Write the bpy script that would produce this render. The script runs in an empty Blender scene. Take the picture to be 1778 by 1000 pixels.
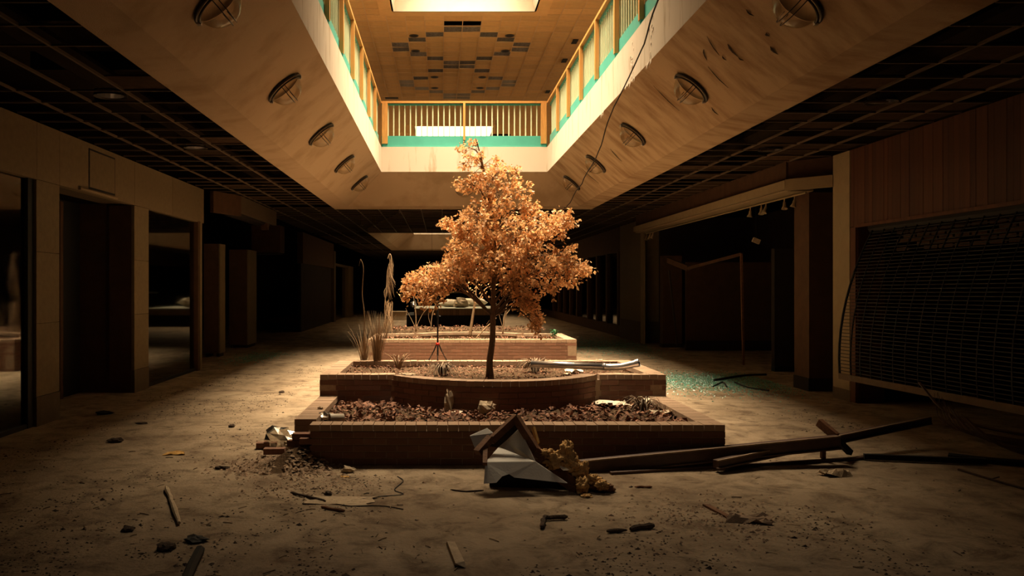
import bpy, math, random
from mathutils import Vector, Matrix, noise
R_ = random.Random(7)
F = 1500.0; H = 1.6; VX = 766.0; VY = 497.0
PI = math.pi
S = bpy.context.scene
COL = S.collection
def P(px, py, Y): return Vector(((px-VX)*Y/F, Y, H-(py-VY)*Y/F))
def G(px, py, z=0.0): return P(px, py, (H-z)*F/(py-VY))

# ------------------------------------------------------------------ camera
cam = bpy.data.cameras.new('camera'); co = bpy.data.objects.new('camera', cam); COL.objects.link(co)
co.location = (0, 0, H); co.rotation_euler = (PI/2, 0, 0)
cam.sensor_width = 36; cam.lens = 36*F/1778; cam.shift_x = (889-VX)/1778; cam.shift_y = -(500-VY)/1778
cam.clip_end = 300; S.camera = co
# ------------------------------------------------------------------ world, lights, exposure
w = bpy.data.worlds.new('world'); S.world = w; w.use_nodes = True
w.node_tree.nodes['Background'].inputs[0].default_value = (1.0, .82, .6, 1); w.node_tree.nodes['Background'].inputs[1].default_value = .02
S.view_settings.view_transform = 'Standard'; S.view_settings.look = 'None'; S.view_settings.exposure = 0.0; S.view_settings.gamma = 1
def area(name, loc, sx, sy, power, col, rot=(0, 0, 0), spread=180):
    l = bpy.data.lights.new(name, 'AREA'); l.shape = 'RECTANGLE'; l.size = sx; l.size_y = sy; l.energy = power; l.color = col
    l.spread = math.radians(spread)
    o = bpy.data.objects.new(name, l); COL.objects.link(o); o.location = loc; o.rotation_euler = rot
    return o
SKYC = (1.0, .79, .56)
area('skylight_daylight', (.525, 15.4, 9.34), 2.3, 8.2, 2150, SKYC, spread=84)
sb = bpy.data.lights.new('tree_fill_spot', 'SPOT'); sb.energy = 7500; sb.color = (1.0, .80, .55); sb.spot_size = math.radians(28); sb.spot_blend = .9; sb.shadow_soft_size = .35  # spot added over the tree to brighten its leaves
sbo = bpy.data.objects.new('tree_fill_spot', sb); COL.objects.link(sbo); sbo.location = (.45, 9.6, 9.1)
sbo.rotation_euler = (Vector((.62, 10.1, 2.0))-Vector((.45, 9.6, 9.1))).to_track_quat('-Z', 'Y').to_euler()
area('far_skylight_daylight', (.525, 39, 10.05), 2.3, 8.6, 1700, SKYC)
area('near_fill', (.525, 1.5, 9.3), 2.4, 6.0, 95, (1.0, .87, .72))  # overhead fill added for the foreground, no skylight is built there
# fill lights added at the side walls to brighten the upper ceiling
for nm_, x_, ry_, e_ in (('upper_fill_left', -8.85, -PI/2, 330), ('upper_fill_right', 10.35, PI/2, 480)):
    area(nm_, (x_, 21, 6.3), 2.0, 26, e_, (1.0, .70, .42), rot=(0, ry_, 0))

# ------------------------------------------------------------------ materials
def mat(name, col, rough=.8, var=.25, scale=6.0, bump=.15, bscale=60.0, metal=0.0, col2=None, stretch=(1, 1, 1), island=0.0, spec=.3, objrand=0.0, thresh=(.35, .75), trans=0.0):
    m = bpy.data.materials.new(name); m.use_nodes = True
    nt = m.node_tree; N = nt.nodes; L = nt.links; b = N['Principled BSDF']
    b.inputs['Roughness'].default_value = rough; b.inputs['Metallic'].default_value = metal
    b.inputs['Specular IOR Level'].default_value = spec
    tc = N.new('ShaderNodeTexCoord'); mp = N.new('ShaderNodeMapping'); mp.inputs['Scale'].default_value = stretch
    L.new(tc.outputs['Object'], mp.inputs['Vector'])
    n = N.new('ShaderNodeTexNoise'); n.inputs['Scale'].default_value = scale; n.inputs['Detail'].default_value = 8; n.inputs['Roughness'].default_value = .62
    L.new(mp.outputs[0], n.inputs['Vector'])
    r = N.new('ShaderNodeValToRGB'); r.color_ramp.elements[0].position = thresh[0]; r.color_ramp.elements[1].position = thresh[1]
    c2 = col2 if col2 else tuple(c*(1-var) for c in col)
    r.color_ramp.elements[0].color = (*c2, 1); r.color_ramp.elements[1].color = (*col, 1)
    L.new(n.outputs['Fac'], r.inputs[0])
    out = r.outputs[0]
    if island or objrand:
        hs = N.new('ShaderNodeHueSaturation')
        if island: g = N.new('ShaderNodeNewGeometry'); src = g.outputs['Random Per Island']; a = island
        else: g = N.new('ShaderNodeObjectInfo'); src = g.outputs['Random']; a = objrand
        mr = N.new('ShaderNodeMapRange'); mr.inputs[3].default_value = 1-a; mr.inputs[4].default_value = 1+a
        L.new(src, mr.inputs[0]); L.new(mr.outputs[0], hs.inputs['Value']); L.new(out, hs.inputs['Color']); out = hs.outputs[0]
    L.new(out, b.inputs['Base Color'])
    if bump:
        n2 = N.new('ShaderNodeTexNoise'); n2.inputs['Scale'].default_value = bscale; n2.inputs['Detail'].default_value = 5
        L.new(mp.outputs[0], n2.inputs['Vector'])
        bp = N.new('ShaderNodeBump'); bp.inputs['Strength'].default_value = bump; bp.inputs['Distance'].default_value = .02
        L.new(n2.outputs['Fac'], bp.inputs['Height']); L.new(bp.outputs[0], b.inputs['Normal'])
    if trans:
        t = N.new('ShaderNodeBsdfTranslucent'); L.new(out, t.inputs[0]); mx = N.new('ShaderNodeMixShader'); mx.inputs[0].default_value = trans
        L.new(b.outputs[0], mx.inputs[1]); L.new(t.outputs[0], mx.inputs[2]); L.new(mx.outputs[0], N['Material Output'].inputs[0])
    return m
def glass(name, tint, refl=.12, rough=.05, fk=1.0):
    m = bpy.data.materials.new(name); m.use_nodes = True; nt = m.node_tree; N = nt.nodes; L = nt.links
    N.remove(N['Principled BSDF'])
    t = N.new('ShaderNodeBsdfTransparent'); t.inputs[0].default_value = (*tint, 1)
    g = N.new('ShaderNodeBsdfGlossy'); g.inputs['Roughness'].default_value = rough; g.inputs[0].default_value = (.9, .9, .85, 1)
    lw = N.new('ShaderNodeFresnel'); lw.inputs[0].default_value = 1.5
    ma = N.new('ShaderNodeMath'); ma.operation = 'MULTIPLY_ADD'; ma.inputs[1].default_value = fk; ma.inputs[2].default_value = refl; L.new(lw.outputs[0], ma.inputs[0])
    mx = N.new('ShaderNodeMixShader'); L.new(ma.outputs[0], mx.inputs[0]); L.new(t.outputs[0], mx.inputs[1]); L.new(g.outputs[0], mx.inputs[2])
    L.new(mx.outputs[0], N['Material Output'].inputs[0]); return m
M = {}
# dusty floor: concrete + dark dirt + swept arcs
def floor_mat():
    m = mat('dusty_concrete', (.36, .28, .19), .93, .3, .9, .5, 14, col2=(.20, .145, .095), spec=.08)
    nt = m.node_tree; N = nt.nodes; L = nt.links; b = N['Principled BSDF']
    base = b.inputs['Base Color'].links[0].from_socket
    tc = N.new('ShaderNodeTexCoord')
    n = N.new('ShaderNodeTexNoise'); n.inputs['Scale'].default_value = 3.2; n.inputs['Detail'].default_value = 12; n.inputs['Roughness'].default_value = .75; n.inputs['Distortion'].default_value = .6
    L.new(tc.outputs['Object'], n.inputs['Vector'])
    r = N.new('ShaderNodeValToRGB'); r.color_ramp.elements[0].position = .46; r.color_ramp.elements[1].position = .64
    L.new(n.outputs['Fac'], r.inputs[0])
    mx = N.new('ShaderNodeMixRGB'); mx.inputs[2].default_value = (.085, .055, .035, 1)
    mm = N.new('ShaderNodeMath'); mm.operation = 'MULTIPLY'; mm.inputs[1].default_value = .85; L.new(r.outputs[0], mm.inputs[0]); L.new(mm.outputs[0], mx.inputs[0]); L.new(base, mx.inputs[1])
    # pale tyre / drag tracks curving past the planter
    mp = N.new('ShaderNodeMapping'); mp.inputs['Scale'].default_value = (1.8, .5, 1); mp.inputs['Rotation'].default_value = (0, 0, .25); L.new(tc.outputs['Object'], mp.inputs['Vector'])
    n3 = N.new('ShaderNodeTexNoise'); n3.inputs['Scale'].default_value = 1.6; n3.inputs['Detail'].default_value = 6; n3.inputs['Distortion'].default_value = .8; L.new(mp.outputs[0], n3.inputs['Vector'])
    r3 = N.new('ShaderNodeValToRGB'); r3.color_ramp.elements[0].position = .45; r3.color_ramp.elements[1].position = .7; L.new(n3.outputs['Fac'], r3.inputs[0])
    mx2 = N.new('ShaderNodeMixRGB'); mx2.inputs[2].default_value = (.42, .33, .23, 1); m3 = N.new('ShaderNodeMath'); m3.operation = 'MULTIPLY'; m3.inputs[1].default_value = .25
    L.new(r3.outputs[0], m3.inputs[0]); L.new(m3.outputs[0], mx2.inputs[0]); L.new(mx.outputs[0], mx2.inputs[1]); L.new(mx2.outputs[0], b.inputs['Base Color'])
    n4 = N.new('ShaderNodeTexNoise'); n4.inputs['Scale'].default_value = 40; n4.inputs['Detail'].default_value = 8
    L.new(tc.outputs['Object'], n4.inputs['Vector'])
    bp = N.new('ShaderNodeBump'); bp.inputs['Strength'].default_value = .6; bp.inputs['Distance'].default_value = .02; L.new(n4.outputs['Fac'], bp.inputs['Height'])
    L.new(b.inputs['Normal'].links[0].from_socket, bp.inputs['Normal']); L.new(bp.outputs[0], b.inputs['Normal'])
    return m
M['floor'] = floor_mat()
M['fascia'] = mat('cream_fascia', (.54, .46, .37), .8, .2, 2.6, .1, 80, col2=(.35, .26, .165), stretch=(2.2, 2.2, .35), thresh=(.30, .46))
M['soffit'] = mat('stained_plaster', (.53, .39, .26), .9, .2, 1.3, .5, 120, col2=(.43, .305, .19), thresh=(.33, .5), spec=.1)
M['soffit_r'] = mat('streaked_plaster', (.50, .36, .225), .9, .2, 2.6, .5, 120, col2=(.32, .20, .11), thresh=(.34, .56), stretch=(.5, 1.2, .5), spec=.1)
M['teal'] = mat('teal_paint', (.07, .36, .30), .45, .15, 3, .05)
M['palegreen'] = mat('pale_green_paint', (.62, .70, .47), .5, .15, 3, .05)
M['wood'] = mat('orange_oak', (.62, .30, .085), .45, .3, 8, .1, 60, stretch=(4, 4, .6))
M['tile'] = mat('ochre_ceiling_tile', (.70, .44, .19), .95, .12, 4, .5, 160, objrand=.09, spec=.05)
M['tile_gray'] = mat('grey_tile', (.25, .225, .20), .9, .6, 9, .3, 60, objrand=.3, spec=.1)
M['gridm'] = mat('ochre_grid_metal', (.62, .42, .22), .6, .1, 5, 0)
M['void'] = mat('dark_void_deck', (.03, .022, .016), 1, .3, 2, 0, spec=0)
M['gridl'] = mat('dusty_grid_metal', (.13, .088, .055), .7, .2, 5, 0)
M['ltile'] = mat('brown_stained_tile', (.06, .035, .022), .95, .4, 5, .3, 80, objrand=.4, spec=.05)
M['stone'] = mat('tan_stone_cladding', (.20, .145, .078), .8, .2, 14, .25, 90, objrand=.05)
M['stone_d'] = mat('dark_stone_plinth', (.11, .078, .046), .8, .25, 14, .25, 90)
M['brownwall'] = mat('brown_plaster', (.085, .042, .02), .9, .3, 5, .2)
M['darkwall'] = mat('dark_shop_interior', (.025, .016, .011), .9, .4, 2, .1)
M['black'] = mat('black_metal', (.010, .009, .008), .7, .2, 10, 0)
M['woodpanel'] = mat('red_brown_wood_panel', (.10, .034, .012), .7, .45, 5, .2, 40, stretch=(3, 3, .35), objrand=.25)
M['whitecol'] = mat('off_white_plaster', (.30, .225, .13), .85, .15, 6, .2)
M['brick'] = mat('brown_brick', (.235, .115, .072), .85, .35, 22, .35, 120, objrand=.16)
M['brickj'] = mat('brown_brick_joined', (.235, .115, .072), .85, .35, 22, .35, 120, island=.16)
M['coping'] = mat('dusty_coping_brick', (.40, .27, .18), .9, .25, 14, .3, 100, objrand=.1)
M['mortar'] = mat('mortar', (.36, .25, .165), .95, .3, 20, .3, 120)
M['soil'] = mat('dry_soil', (.12, .078, .048), 1, .5, 9, .8, 50, spec=0)
M['litter'] = mat('dead_leaf_litter', (.26, .125, .075), .8, .4, 12, 0, island=.65, spec=.25)
M['leaf'] = mat('dry_golden_leaf', (.80, .50, .235), .5, .25, 14, 0, island=.35, spec=.5, trans=.42, col2=(.68, .37, .15))
M['bark'] = mat('dry_bark', (.30, .18, .10), .9, .45, 20, .6, 60, stretch=(4, 4, 1))
M['twig'] = mat('pale_twig', (.27, .175, .095), .8, .35, 20, .3, 60)
M['straw'] = mat('dead_straw', (.27, .17, .09), .75, .35, 12, 0, island=.45)
M['yucca'] = mat('dead_yucca_leaf', (.17, .11, .06), .7, .35, 12, 0, island=.6)
M['galv'] = mat('galvanised_pipe', (.75, .74, .76), .28, .2, 10, .03, 60, metal=.9, spec=.5)
M['sheet'] = mat('painted_sheet_metal', (.55, .52, .47), .6, .18, 5, .08, 60, spec=.4)
M['rust'] = mat('rusted_wooden_frame', (.20, .085, .035), .75, .5, 16, .4, 60)
M['insul'] = mat('yellow_insulation', (.80, .50, .22), 1, .4, 18, 1.0, 45, spec=0)
M['beam'] = mat('dark_red_metal_beam', (.095, .045, .03), .5, .4, 9, .15, 60, spec=.5)
M['beaml'] = mat('dusty_beam_edge', (.34, .24, .16), .7, .4, 12, .2)
M['debris'] = mat('dark_debris', (.075, .048, .032), .95, .5, 30, .4, 80, island=.5)
M['pale'] = mat('pale_debris', (.50, .38, .25), .9, .35, 20, .3, 70)
M['paper'] = mat('crumpled_paper', (.78, .68, .52), .85, .2, 14, .2)
M['cup'] = mat('grey_plastic_cup', (.45, .40, .33), .5, .2, 10, .05)
M['plastic'] = glass('clear_plastic', (.92, .9, .86), .18, .25)
M['ochre'] = mat('ochre_scrap', (.62, .36, .10), .8, .3, 20, .2)
M['glassg'] = mat('teal_safety_glass', (.07, .27, .19), .3, .5, 20, 0, island=.6, spec=.5)
M['glass'] = glass('shop_glass', (.55, .52, .42), .05, .04)
M['dome'] = glass('lamp_glass', (.95, .92, .86), .035, .2, .5)
M['pane'] = glass('skylight_pane', (.96, .95, .9), .01, .1, .05)
M['lampm'] = mat('dark_lamp_rim', (.055, .042, .032), .4, .3, 10, 0, metal=.4)
M['red'] = mat('red_plastic_hub', (.75, .03, .012), .4, .1, 10, 0)
M['green'] = mat('green_foliage', (.03, .20, .07), .5, .3, 10, 0)
M['kiosk'] = mat('kiosk_pale_ledge', (.40, .40, .32), .7, .3, 6, .1)
M['kioskw'] = mat('kiosk_brown_slat', (.24, .145, .075), .7, .4, 6, .1, objrand=.3)
M['cream'] = mat('cream_well_paint', (.92, .85, .70), .8, .1, 3, .1)

# ------------------------------------------------------------------ mesh builder
class MB:
    def __init__(s): s.v = []; s.f = []
    def box(s, x0, x1, y0, y1, z0, z1):
        b = len(s.v)
        s.v += [(x0, y0, z0), (x1, y0, z0), (x1, y1, z0), (x0, y1, z0), (x0, y0, z1), (x1, y0, z1), (x1, y1, z1), (x0, y1, z1)]
        s.f += [tuple(b+i for i in q) for q in ((3, 2, 1, 0), (4, 5, 6, 7), (0, 1, 5, 4), (1, 2, 6, 5), (2, 3, 7, 6), (3, 0, 4, 7))]
        return s
    def obox(s, c, size, rot=None, jit=0.0):
        m = rot if rot is not None else Matrix.Identity(3); c = Vector(c); b = len(s.v)
        for z in (-.5, .5):
            for (x, y) in ((-.5, -.5), (.5, -.5), (.5, .5), (-.5, .5)):
                s.v.append(tuple(c + m @ Vector((x*size[0]*(1+R_.uniform(-jit, jit)), y*size[1]*(1+R_.uniform(-jit, jit)), z*size[2]*(1+R_.uniform(-jit, jit))))))
        s.f += [tuple(b+i for i in q) for q in ((3, 2, 1, 0), (4, 5, 6, 7), (0, 1, 5, 4), (1, 2, 6, 5), (2, 3, 7, 6), (3, 0, 4, 7))]
        return s
    def beam(s, a, b_, wd, ht):
        a = Vector(a); b_ = Vector(b_); d = (b_-a); L = d.length; d.normalize()
        up = Vector((0, 0, 1)) if abs(d.z) < .95 else Vector((0, 1, 0)); sd = d.cross(up).normalized(); u = sd.cross(d)
        m = Matrix((sd, d, u)).transposed(); return s.obox((a+b_)/2, (wd, L, ht), m)
    def tube(s, pts, rad, n=6, caps=True):
        pts = [Vector(p) for p in pts]
        if not isinstance(rad, (list, tuple)): rad = [rad]*len(pts)
        b = len(s.v); prev = None
        for i, p in enumerate(pts):
            d = (pts[min(i+1, len(pts)-1)]-pts[max(i-1, 0)]).normalized()
            if prev is None: a = d.orthogonal().normalized()
            else:
                a = prev - d*prev.dot(d); a = a.normalized() if a.length > 1e-6 else d.orthogonal().normalized()
            prev = a; c = d.cross(a)
            for k in range(n):
                t = 2*PI*k/n; s.v.append(tuple(p+(a*math.cos(t)+c*math.sin(t))*rad[i]))
        for i in range(len(pts)-1):
            for k in range(n):
                k2 = (k+1) % n; s.f.append((b+i*n+k, b+i*n+k2, b+(i+1)*n+k2, b+(i+1)*n+k))
        if caps:
            s.f.append(tuple(b+k for k in reversed(range(n)))); s.f.append(tuple(b+(len(pts)-1)*n+k for k in range(n)))
        return s
    def poly(s, pts, th):           # extruded polygon, thickness vector th
        b = len(s.v); n = len(pts); th = Vector(th)
        s.v += [tuple(Vector(p)) for p in pts]+[tuple(Vector(p)+th) for p in pts]
        s.f.append(tuple(range(b, b+n))); s.f.append(tuple(reversed(range(b+n, b+2*n))))
        for i in range(n):
            j = (i+1) % n; s.f.append((b+j, b+i, b+n+i, b+n+j))
        return s
    def lathe(s, prof, c, ax=Vector((0, 0, 1)), n=16):     # prof: (r, h)
        ax = Vector(ax).normalized(); a = ax.orthogonal().normalized(); d = ax.cross(a); c = Vector(c); b = len(s.v)
        for r, h in prof:
            for k in range(n):
                t = 2*PI*k/n; s.v.append(tuple(c+ax*h+(a*math.cos(t)+d*math.sin(t))*r))
        for i in range(len(prof)-1):
            for k in range(n):
                k2 = (k+1) % n; s.f.append((b+i*n+k, b+i*n+k2, b+(i+1)*n+k2, b+(i+1)*n+k))
        return s
    def leaf(s, c, sz, d, nrm, fold=.25, asp=.55):
        d = d.normalized(); sd = d.cross(nrm)
        if sd.length < 1e-4: sd = d.orthogonal()
        sd.normalize(); nn = sd.cross(d); b = len(s.v)
        s.v += [tuple(c), tuple(c+d*sz*.45+sd*sz*asp*.5+nn*sz*fold), tuple(c+d*sz+nn*sz*fold*.4), tuple(c+d*sz*.45-sd*sz*asp*.5+nn*sz*fold)]
        s.f += [(b, b+1, b+2), (b, b+2, b+3)]
        return s
    def chip(s, c, r):
        b = len(s.v); c = Vector(c)
        for k in range(4):
            t = k*PI/2+R_.uniform(-.5, .5); q = r*R_.uniform(.5, 1.3); s.v.append((c.x+math.cos(t)*q, c.y+math.sin(t)*q, c.z))
        s.v.append((c.x+R_.uniform(-.3, .3)*r, c.y+R_.uniform(-.3, .3)*r, c.z+r*R_.uniform(.25, .8)))
        s.f += [(b, b+1, b+4), (b+1, b+2, b+4), (b+2, b+3, b+4), (b+3, b, b+4)]
        return s
    def build(s, name, m, parent=None, smooth=False, origin=None):
        me = bpy.data.meshes.new(name)
        if parent is not None: o0 = wl(parent)
        elif origin is not None: o0 = Vector(origin)
        else: o0 = Vector((0, 0, 0))
        me.from_pydata([(x-o0.x, y-o0.y, z-o0.z) for x, y, z in s.v], [], s.f)
        me.materials.append(m)
        if smooth: me.polygons.foreach_set('use_smooth', [True]*len(me.polygons))
        me.update()
        o = bpy.data.objects.new(name, me); COL.objects.link(o)
        if parent is not None: o.parent = parent
        elif origin is not None: o.location = o0
        return o
def wl(o):
    p = Vector((0, 0, 0))
    while o is not None: p += o.location; o = o.parent
    return p
def tag(o, label=None, cat=None, group=None, kind=None):
    if label: o['label'] = label
    if cat: o['category'] = cat
    if group: o['group'] = group
    if kind: o['kind'] = kind
    return o
def empty(name, loc, label=None, cat=None, group=None, kind=None):
    o = bpy.data.objects.new(name, None); COL.objects.link(o); o.location = loc; o.empty_display_size = .1
    return tag(o, label, cat, group, kind)
def struct(name, mb, m): return tag(mb.build(name, m), kind='structure')
def piece(name, mesh, parent, loc, rot=None, scale=(1, 1, 1)):
    o = bpy.data.objects.new(name, mesh); COL.objects.link(o); o.parent = parent
    o.location = Vector(loc)-wl(parent)
    if rot is not None: o.rotation_euler = rot
    o.scale = scale
    return o
def unit_mesh(name, m, x0=-.5, x1=.5, y0=-.5, y1=.5, z0=-.5, z1=.5, ch=0.0):
    b = MB(); b.box(x0, x1, y0, y1, z0, z1); me = bpy.data.meshes.new(name); me.from_pydata(b.v, [], b.f); me.materials.append(m); return me
def copy_tree(o, parent=None):
    kids = [c for c in o.children]; c = o.copy(); COL.objects.link(c); c.parent = parent
    for k in kids: copy_tree(k, c)
    return c
def nz(x, y, z=0.0): return noise.noise(Vector((x, y, z)))

# ------------------------------------------------------------------ dimensions
XC = .535
XL, XR = -1.387, 2.457                       # inner fascia faces
Y0, Y1 = 6.4, 20.0                           # opening near and far edge
ZF0, ZF1 = 4.25, 4.827                       # fascia
ZC = 3.48                                    # lower ceiling
OXL, OXR, OY0, OY1 = -2.54, 3.62, 5.3, 20.95
ZLIP = 3.705
WL, WR = -4.6, 5.65
YB, YE = -3.0, 62.0
ZU = 7.95; TW = .456
B0, B1 = 31.5, 44.0                          # second opening

# ------------------------------------------------------------------ structure: floor, outer shell
fl = MB(); nx, ny = 60, 150
fl.box(-9, 10.5, YB, YE, -.2, 0.0)
struct('floor', fl, M['floor'])
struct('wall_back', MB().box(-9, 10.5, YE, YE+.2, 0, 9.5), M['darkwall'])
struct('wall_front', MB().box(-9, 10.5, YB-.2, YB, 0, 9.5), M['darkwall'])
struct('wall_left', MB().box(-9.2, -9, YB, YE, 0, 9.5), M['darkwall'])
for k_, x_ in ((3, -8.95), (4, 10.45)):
    added_win = empty('window_%d' % k_, (x_, 21, 5.2), kind='structure')  # unseen windows, made up to go with the upper fill lights
    for y_ in range(5): MB().box(x_-.03, x_+.03, 8+y_*6.5-.06, 8+y_*6.5+.06, 5.2, 7.4).build('mullion', M['wood'], added_win)
    MB().box(x_-.03, x_+.03, 8, 34, 7.34, 7.4).build('head', M['wood'], added_win); MB().box(x_-.03, x_+.03, 8, 34, 5.2, 5.28).build('sill', M['wood'], added_win)
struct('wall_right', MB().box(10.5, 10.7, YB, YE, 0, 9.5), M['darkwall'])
# upper slab (ring around the openings), split by bay
def ring(name, z0, z1, m, holes, x0=-9, x1=10.5):
    b = MB(); y = YB
    for (hx0, hx1, hy0, hy1) in holes:
        b.box(x0, x1, y, hy0, z0, z1); b.box(x0, hx0, hy0, hy1, z0, z1); b.box(hx1, x1, hy0, hy1, z0, z1); y = hy1
    b.box(x0, x1, y, YE, z0, z1)
    return struct(name, b, m)
HN = (-.7, 1.8, -2.0, 4.0)  # unseen hole added to let the near fill light down
ring('floor_upper', 4.5, ZF1-.01, M['void'], [HN, (XL-.15, XR+.15, Y0-.15, Y1+.15), (XL-.15, XR+.15, B0-.15, B1+.15)])
def upfloor():
    b = MB(); y = YB
    for (hx0, hx1, hy0, hy1) in [HN, (XL-.15, XR+.15, Y0-.15, Y1+.15), (XL-.15, XR+.15, B0-.15, B1+.15)]:
        b.box(-9, 10.5, y, hy0, ZF1-.01, ZF1); b.box(-9, hx0, hy0, hy1, ZF1-.01, ZF1); b.box(hx1, 10.5, hy0, hy1, ZF1-.01, ZF1); y = hy1
    b.box(-9, 10.5, y, YE, ZF1-.01, ZF1)
    return struct('floor_upper_finish', b, mat('upper_floor_tile', (.45, .34, .22), .8, .2, 2, .1))
upfloor()

# soffit ring + fascia for an opening
def opening(tagw, x0, x1, y0, y1, mats, near=True):
    d = 1.153; ox0, ox1, oy0, oy1 = x0-d, x1+d, y0-d+.05, y1+.95
    zl = 3.52
    sides = {
     'left':  ([(x0, y0), (x0, y1)], [(ox0, oy0), (ox0, oy1)]),
     'right': ([(x1, y1), (x1, y0)], [(ox1, oy1), (ox1, oy0)]),
     'back':  ([(x0, y1), (x1, y1)], [(ox0, oy1), (ox1, oy1)]),
     'front': ([(x1, y0), (x0, y0)], [(ox1, oy0), (ox0, oy0)])}
    for k, ((a, b), (c, e)) in sides.items():
        m = mats['right'] if k == 'right' else mats['left']
        q = MB(); n = 40
        i0 = len(q.v)
        rows = []
        for j in range(n+1):
            t = j/n
            A = Vector((a[0]+(b[0]-a[0])*t, a[1]+(b[1]-a[1])*t)); Cc = Vector((c[0]+(e[0]-c[0])*t, c[1]+(e[1]-c[1])*t))
            out = (Cc-A).normalized()*.05
            Bm = A.lerp(Cc, .729); pr = [(A.x, A.y, ZF0-.001), (Bm.x, Bm.y, zl), (Cc.x, Cc.y, ZC-.01), (Cc.x+out.x, Cc.y+out.y, ZC-.01), (Cc.x+out.x, Cc.y+out.y, zl+.12), (A.x+out.x, A.y+out.y, ZF0+.08)]
            q.v += pr
        for j in range(n):
            for r in range(6):
                r2 = (r+1) % 6
                q.f.append((j*6+r, j*6+r2, (j+1)*6+r2, (j+1)*6+r))
        q.f.append(tuple(range(6))); q.f.append(tuple(reversed(range(n*6, n*6+6))))
        s = struct('trim_soffit_'+k+tagw, q, m)
    T = .15
    struct('trim_fascia_left'+tagw, MB().box(x0-T, x0, y0-T, y1+T, ZF0, ZF1), M['fascia'])
    struct('trim_fascia_right'+tagw, MB().box(x1, x1+T, y0-T, y1+T, ZF0, ZF1), M['fascia'])
    struct('trim_fascia_back'+tagw, MB().box(x0, x1, y1, y1+T, ZF0, ZF1), M['fascia'])
    struct('trim_fascia_front'+tagw, MB().box(x0, x1, y0-T, y0, ZF0, ZF1), M['fascia'])
opening('', XL, XR, Y0, Y1, {'left': M['soffit'], 'right': M['soffit_r']})
opening('_far', XL, XR, B0, B1, {'left': M['soffit'], 'right': M['soffit']})

# ------------------------------------------------------------------ lower ceiling: deck, runners, cross tees, tiles
ceil = empty('ceiling', (0, 0, ZC), kind='structure')
GX = [XC-.505+ (i*.522) for i in range(-9, 11)]
runner_x = [-4.58, -4.10, -3.585, -3.07] + [-2.54+.0]
runner_r = [3.68, 4.205, 4.73, 5.26]
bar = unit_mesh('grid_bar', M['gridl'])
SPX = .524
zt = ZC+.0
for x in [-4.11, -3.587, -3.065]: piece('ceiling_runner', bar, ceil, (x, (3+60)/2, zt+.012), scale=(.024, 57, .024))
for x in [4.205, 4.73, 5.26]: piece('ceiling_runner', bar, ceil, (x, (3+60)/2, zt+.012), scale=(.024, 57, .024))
for i in range(-5, 8):
    piece('ceiling_runner', bar, ceil, (.03+i*SPX, (OY1+B0-1.1)/2+.0, zt+.012), scale=(.024, B0-1.1-OY1-.05, .024))
rest = MB()
k = 0
while 5.73+k*.522 < 60:
    y = 5.73+k*.522; k += 1
    inop = y < OY1+.02 or (B0-1.15 < y < B1+.98)
    segs = [(WL, OXL-.06), (OXR+.06, WR)] if inop else [(WL, WR)]
    for (a, b) in segs:
        if R_.random() < .06: continue
        if y < 31: piece('cross_tee', bar, ceil, ((a+b)/2, y, zt+.010), scale=(b-a, .02, .018))
        else: rest.box(a, b, y-.01, y+.01, zt, zt+.02)
tag(rest.build('far_cross_tees', M['gridl'], ceil), kind='stuff')
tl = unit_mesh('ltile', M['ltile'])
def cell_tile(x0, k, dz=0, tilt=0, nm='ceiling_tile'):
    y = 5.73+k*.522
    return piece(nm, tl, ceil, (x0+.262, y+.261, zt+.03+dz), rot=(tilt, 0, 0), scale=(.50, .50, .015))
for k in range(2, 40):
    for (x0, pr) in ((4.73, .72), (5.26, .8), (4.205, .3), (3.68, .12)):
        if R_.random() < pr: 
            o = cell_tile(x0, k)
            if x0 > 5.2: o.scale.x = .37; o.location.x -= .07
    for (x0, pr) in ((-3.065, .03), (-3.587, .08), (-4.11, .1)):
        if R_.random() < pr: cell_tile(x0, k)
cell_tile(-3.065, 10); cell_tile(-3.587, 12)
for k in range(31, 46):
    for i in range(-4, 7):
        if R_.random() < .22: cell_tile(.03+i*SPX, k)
# services above the grid: joists and ducts (dark)
jo = MB()
for i in range(14):
    y = 6.5+i*1.9
    for (a, b) in ((WL-.3, OXL-.1), (OXR+.1, WR+.3)) if y < 21.2 or 30 < y < 45 else ((WL-.3, WR+.3),): jo.box(a, b, y, y+.08, 4.18, 4.4)
jo.build('deck_joists', M['void'], ceil)
MB().tube([(-3.9, 4, 4.0), (-3.9, 58, 4.0)], .13, 10).build('duct', M['void'], ceil)
MB().tube([(4.9, 4, 3.95), (4.9, 58, 3.95)], .13, 10).build('duct', M['void'], ceil)

# ------------------------------------------------------------------ upper ceiling with tiles
uc = empty('ceiling_upper', (0, 0, ZU), kind='structure')
SK = (-1.10, 2.15, 9.4, 19.9); SK2 = (-1.04, 2.06, 34.2, 44.0)
b = MB(); y = YB; z0, z1 = ZU+.35, ZU+.4
for (hx0, hx1, hy0, hy1) in ((-.7, 1.8, -2, 4.6), SK, SK2):  # first hole is added for the near fill light
    b.box(-9, 10.5, y, hy0, z0, z1); b.box(-9, hx0, hy0, hy1, z0, z1); b.box(hx1, 10.5, hy0, hy1, z0, z1); y = hy1
b.box(-9, 10.5, y, YE, z0, z1); b.build('upper_deck', M['void'], uc)
struct('roof', MB().box(-9, 10.5, YB, YE, 10.3, 10.5), M['void'])
ut = unit_mesh('utile', M['tile']); ug = unit_mesh('ugtile', M['tile_gray'])
gray = {}
def cellof(zx, zy):
    px = 640+zx/4.939; py = zy/4.939; dy = VY-py; Y = 6.35*F/dy; X = (px-VX)/dy*6.35
    return math.floor((X-.52)/TW), math.floor((Y-20.68)/TW)
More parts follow.
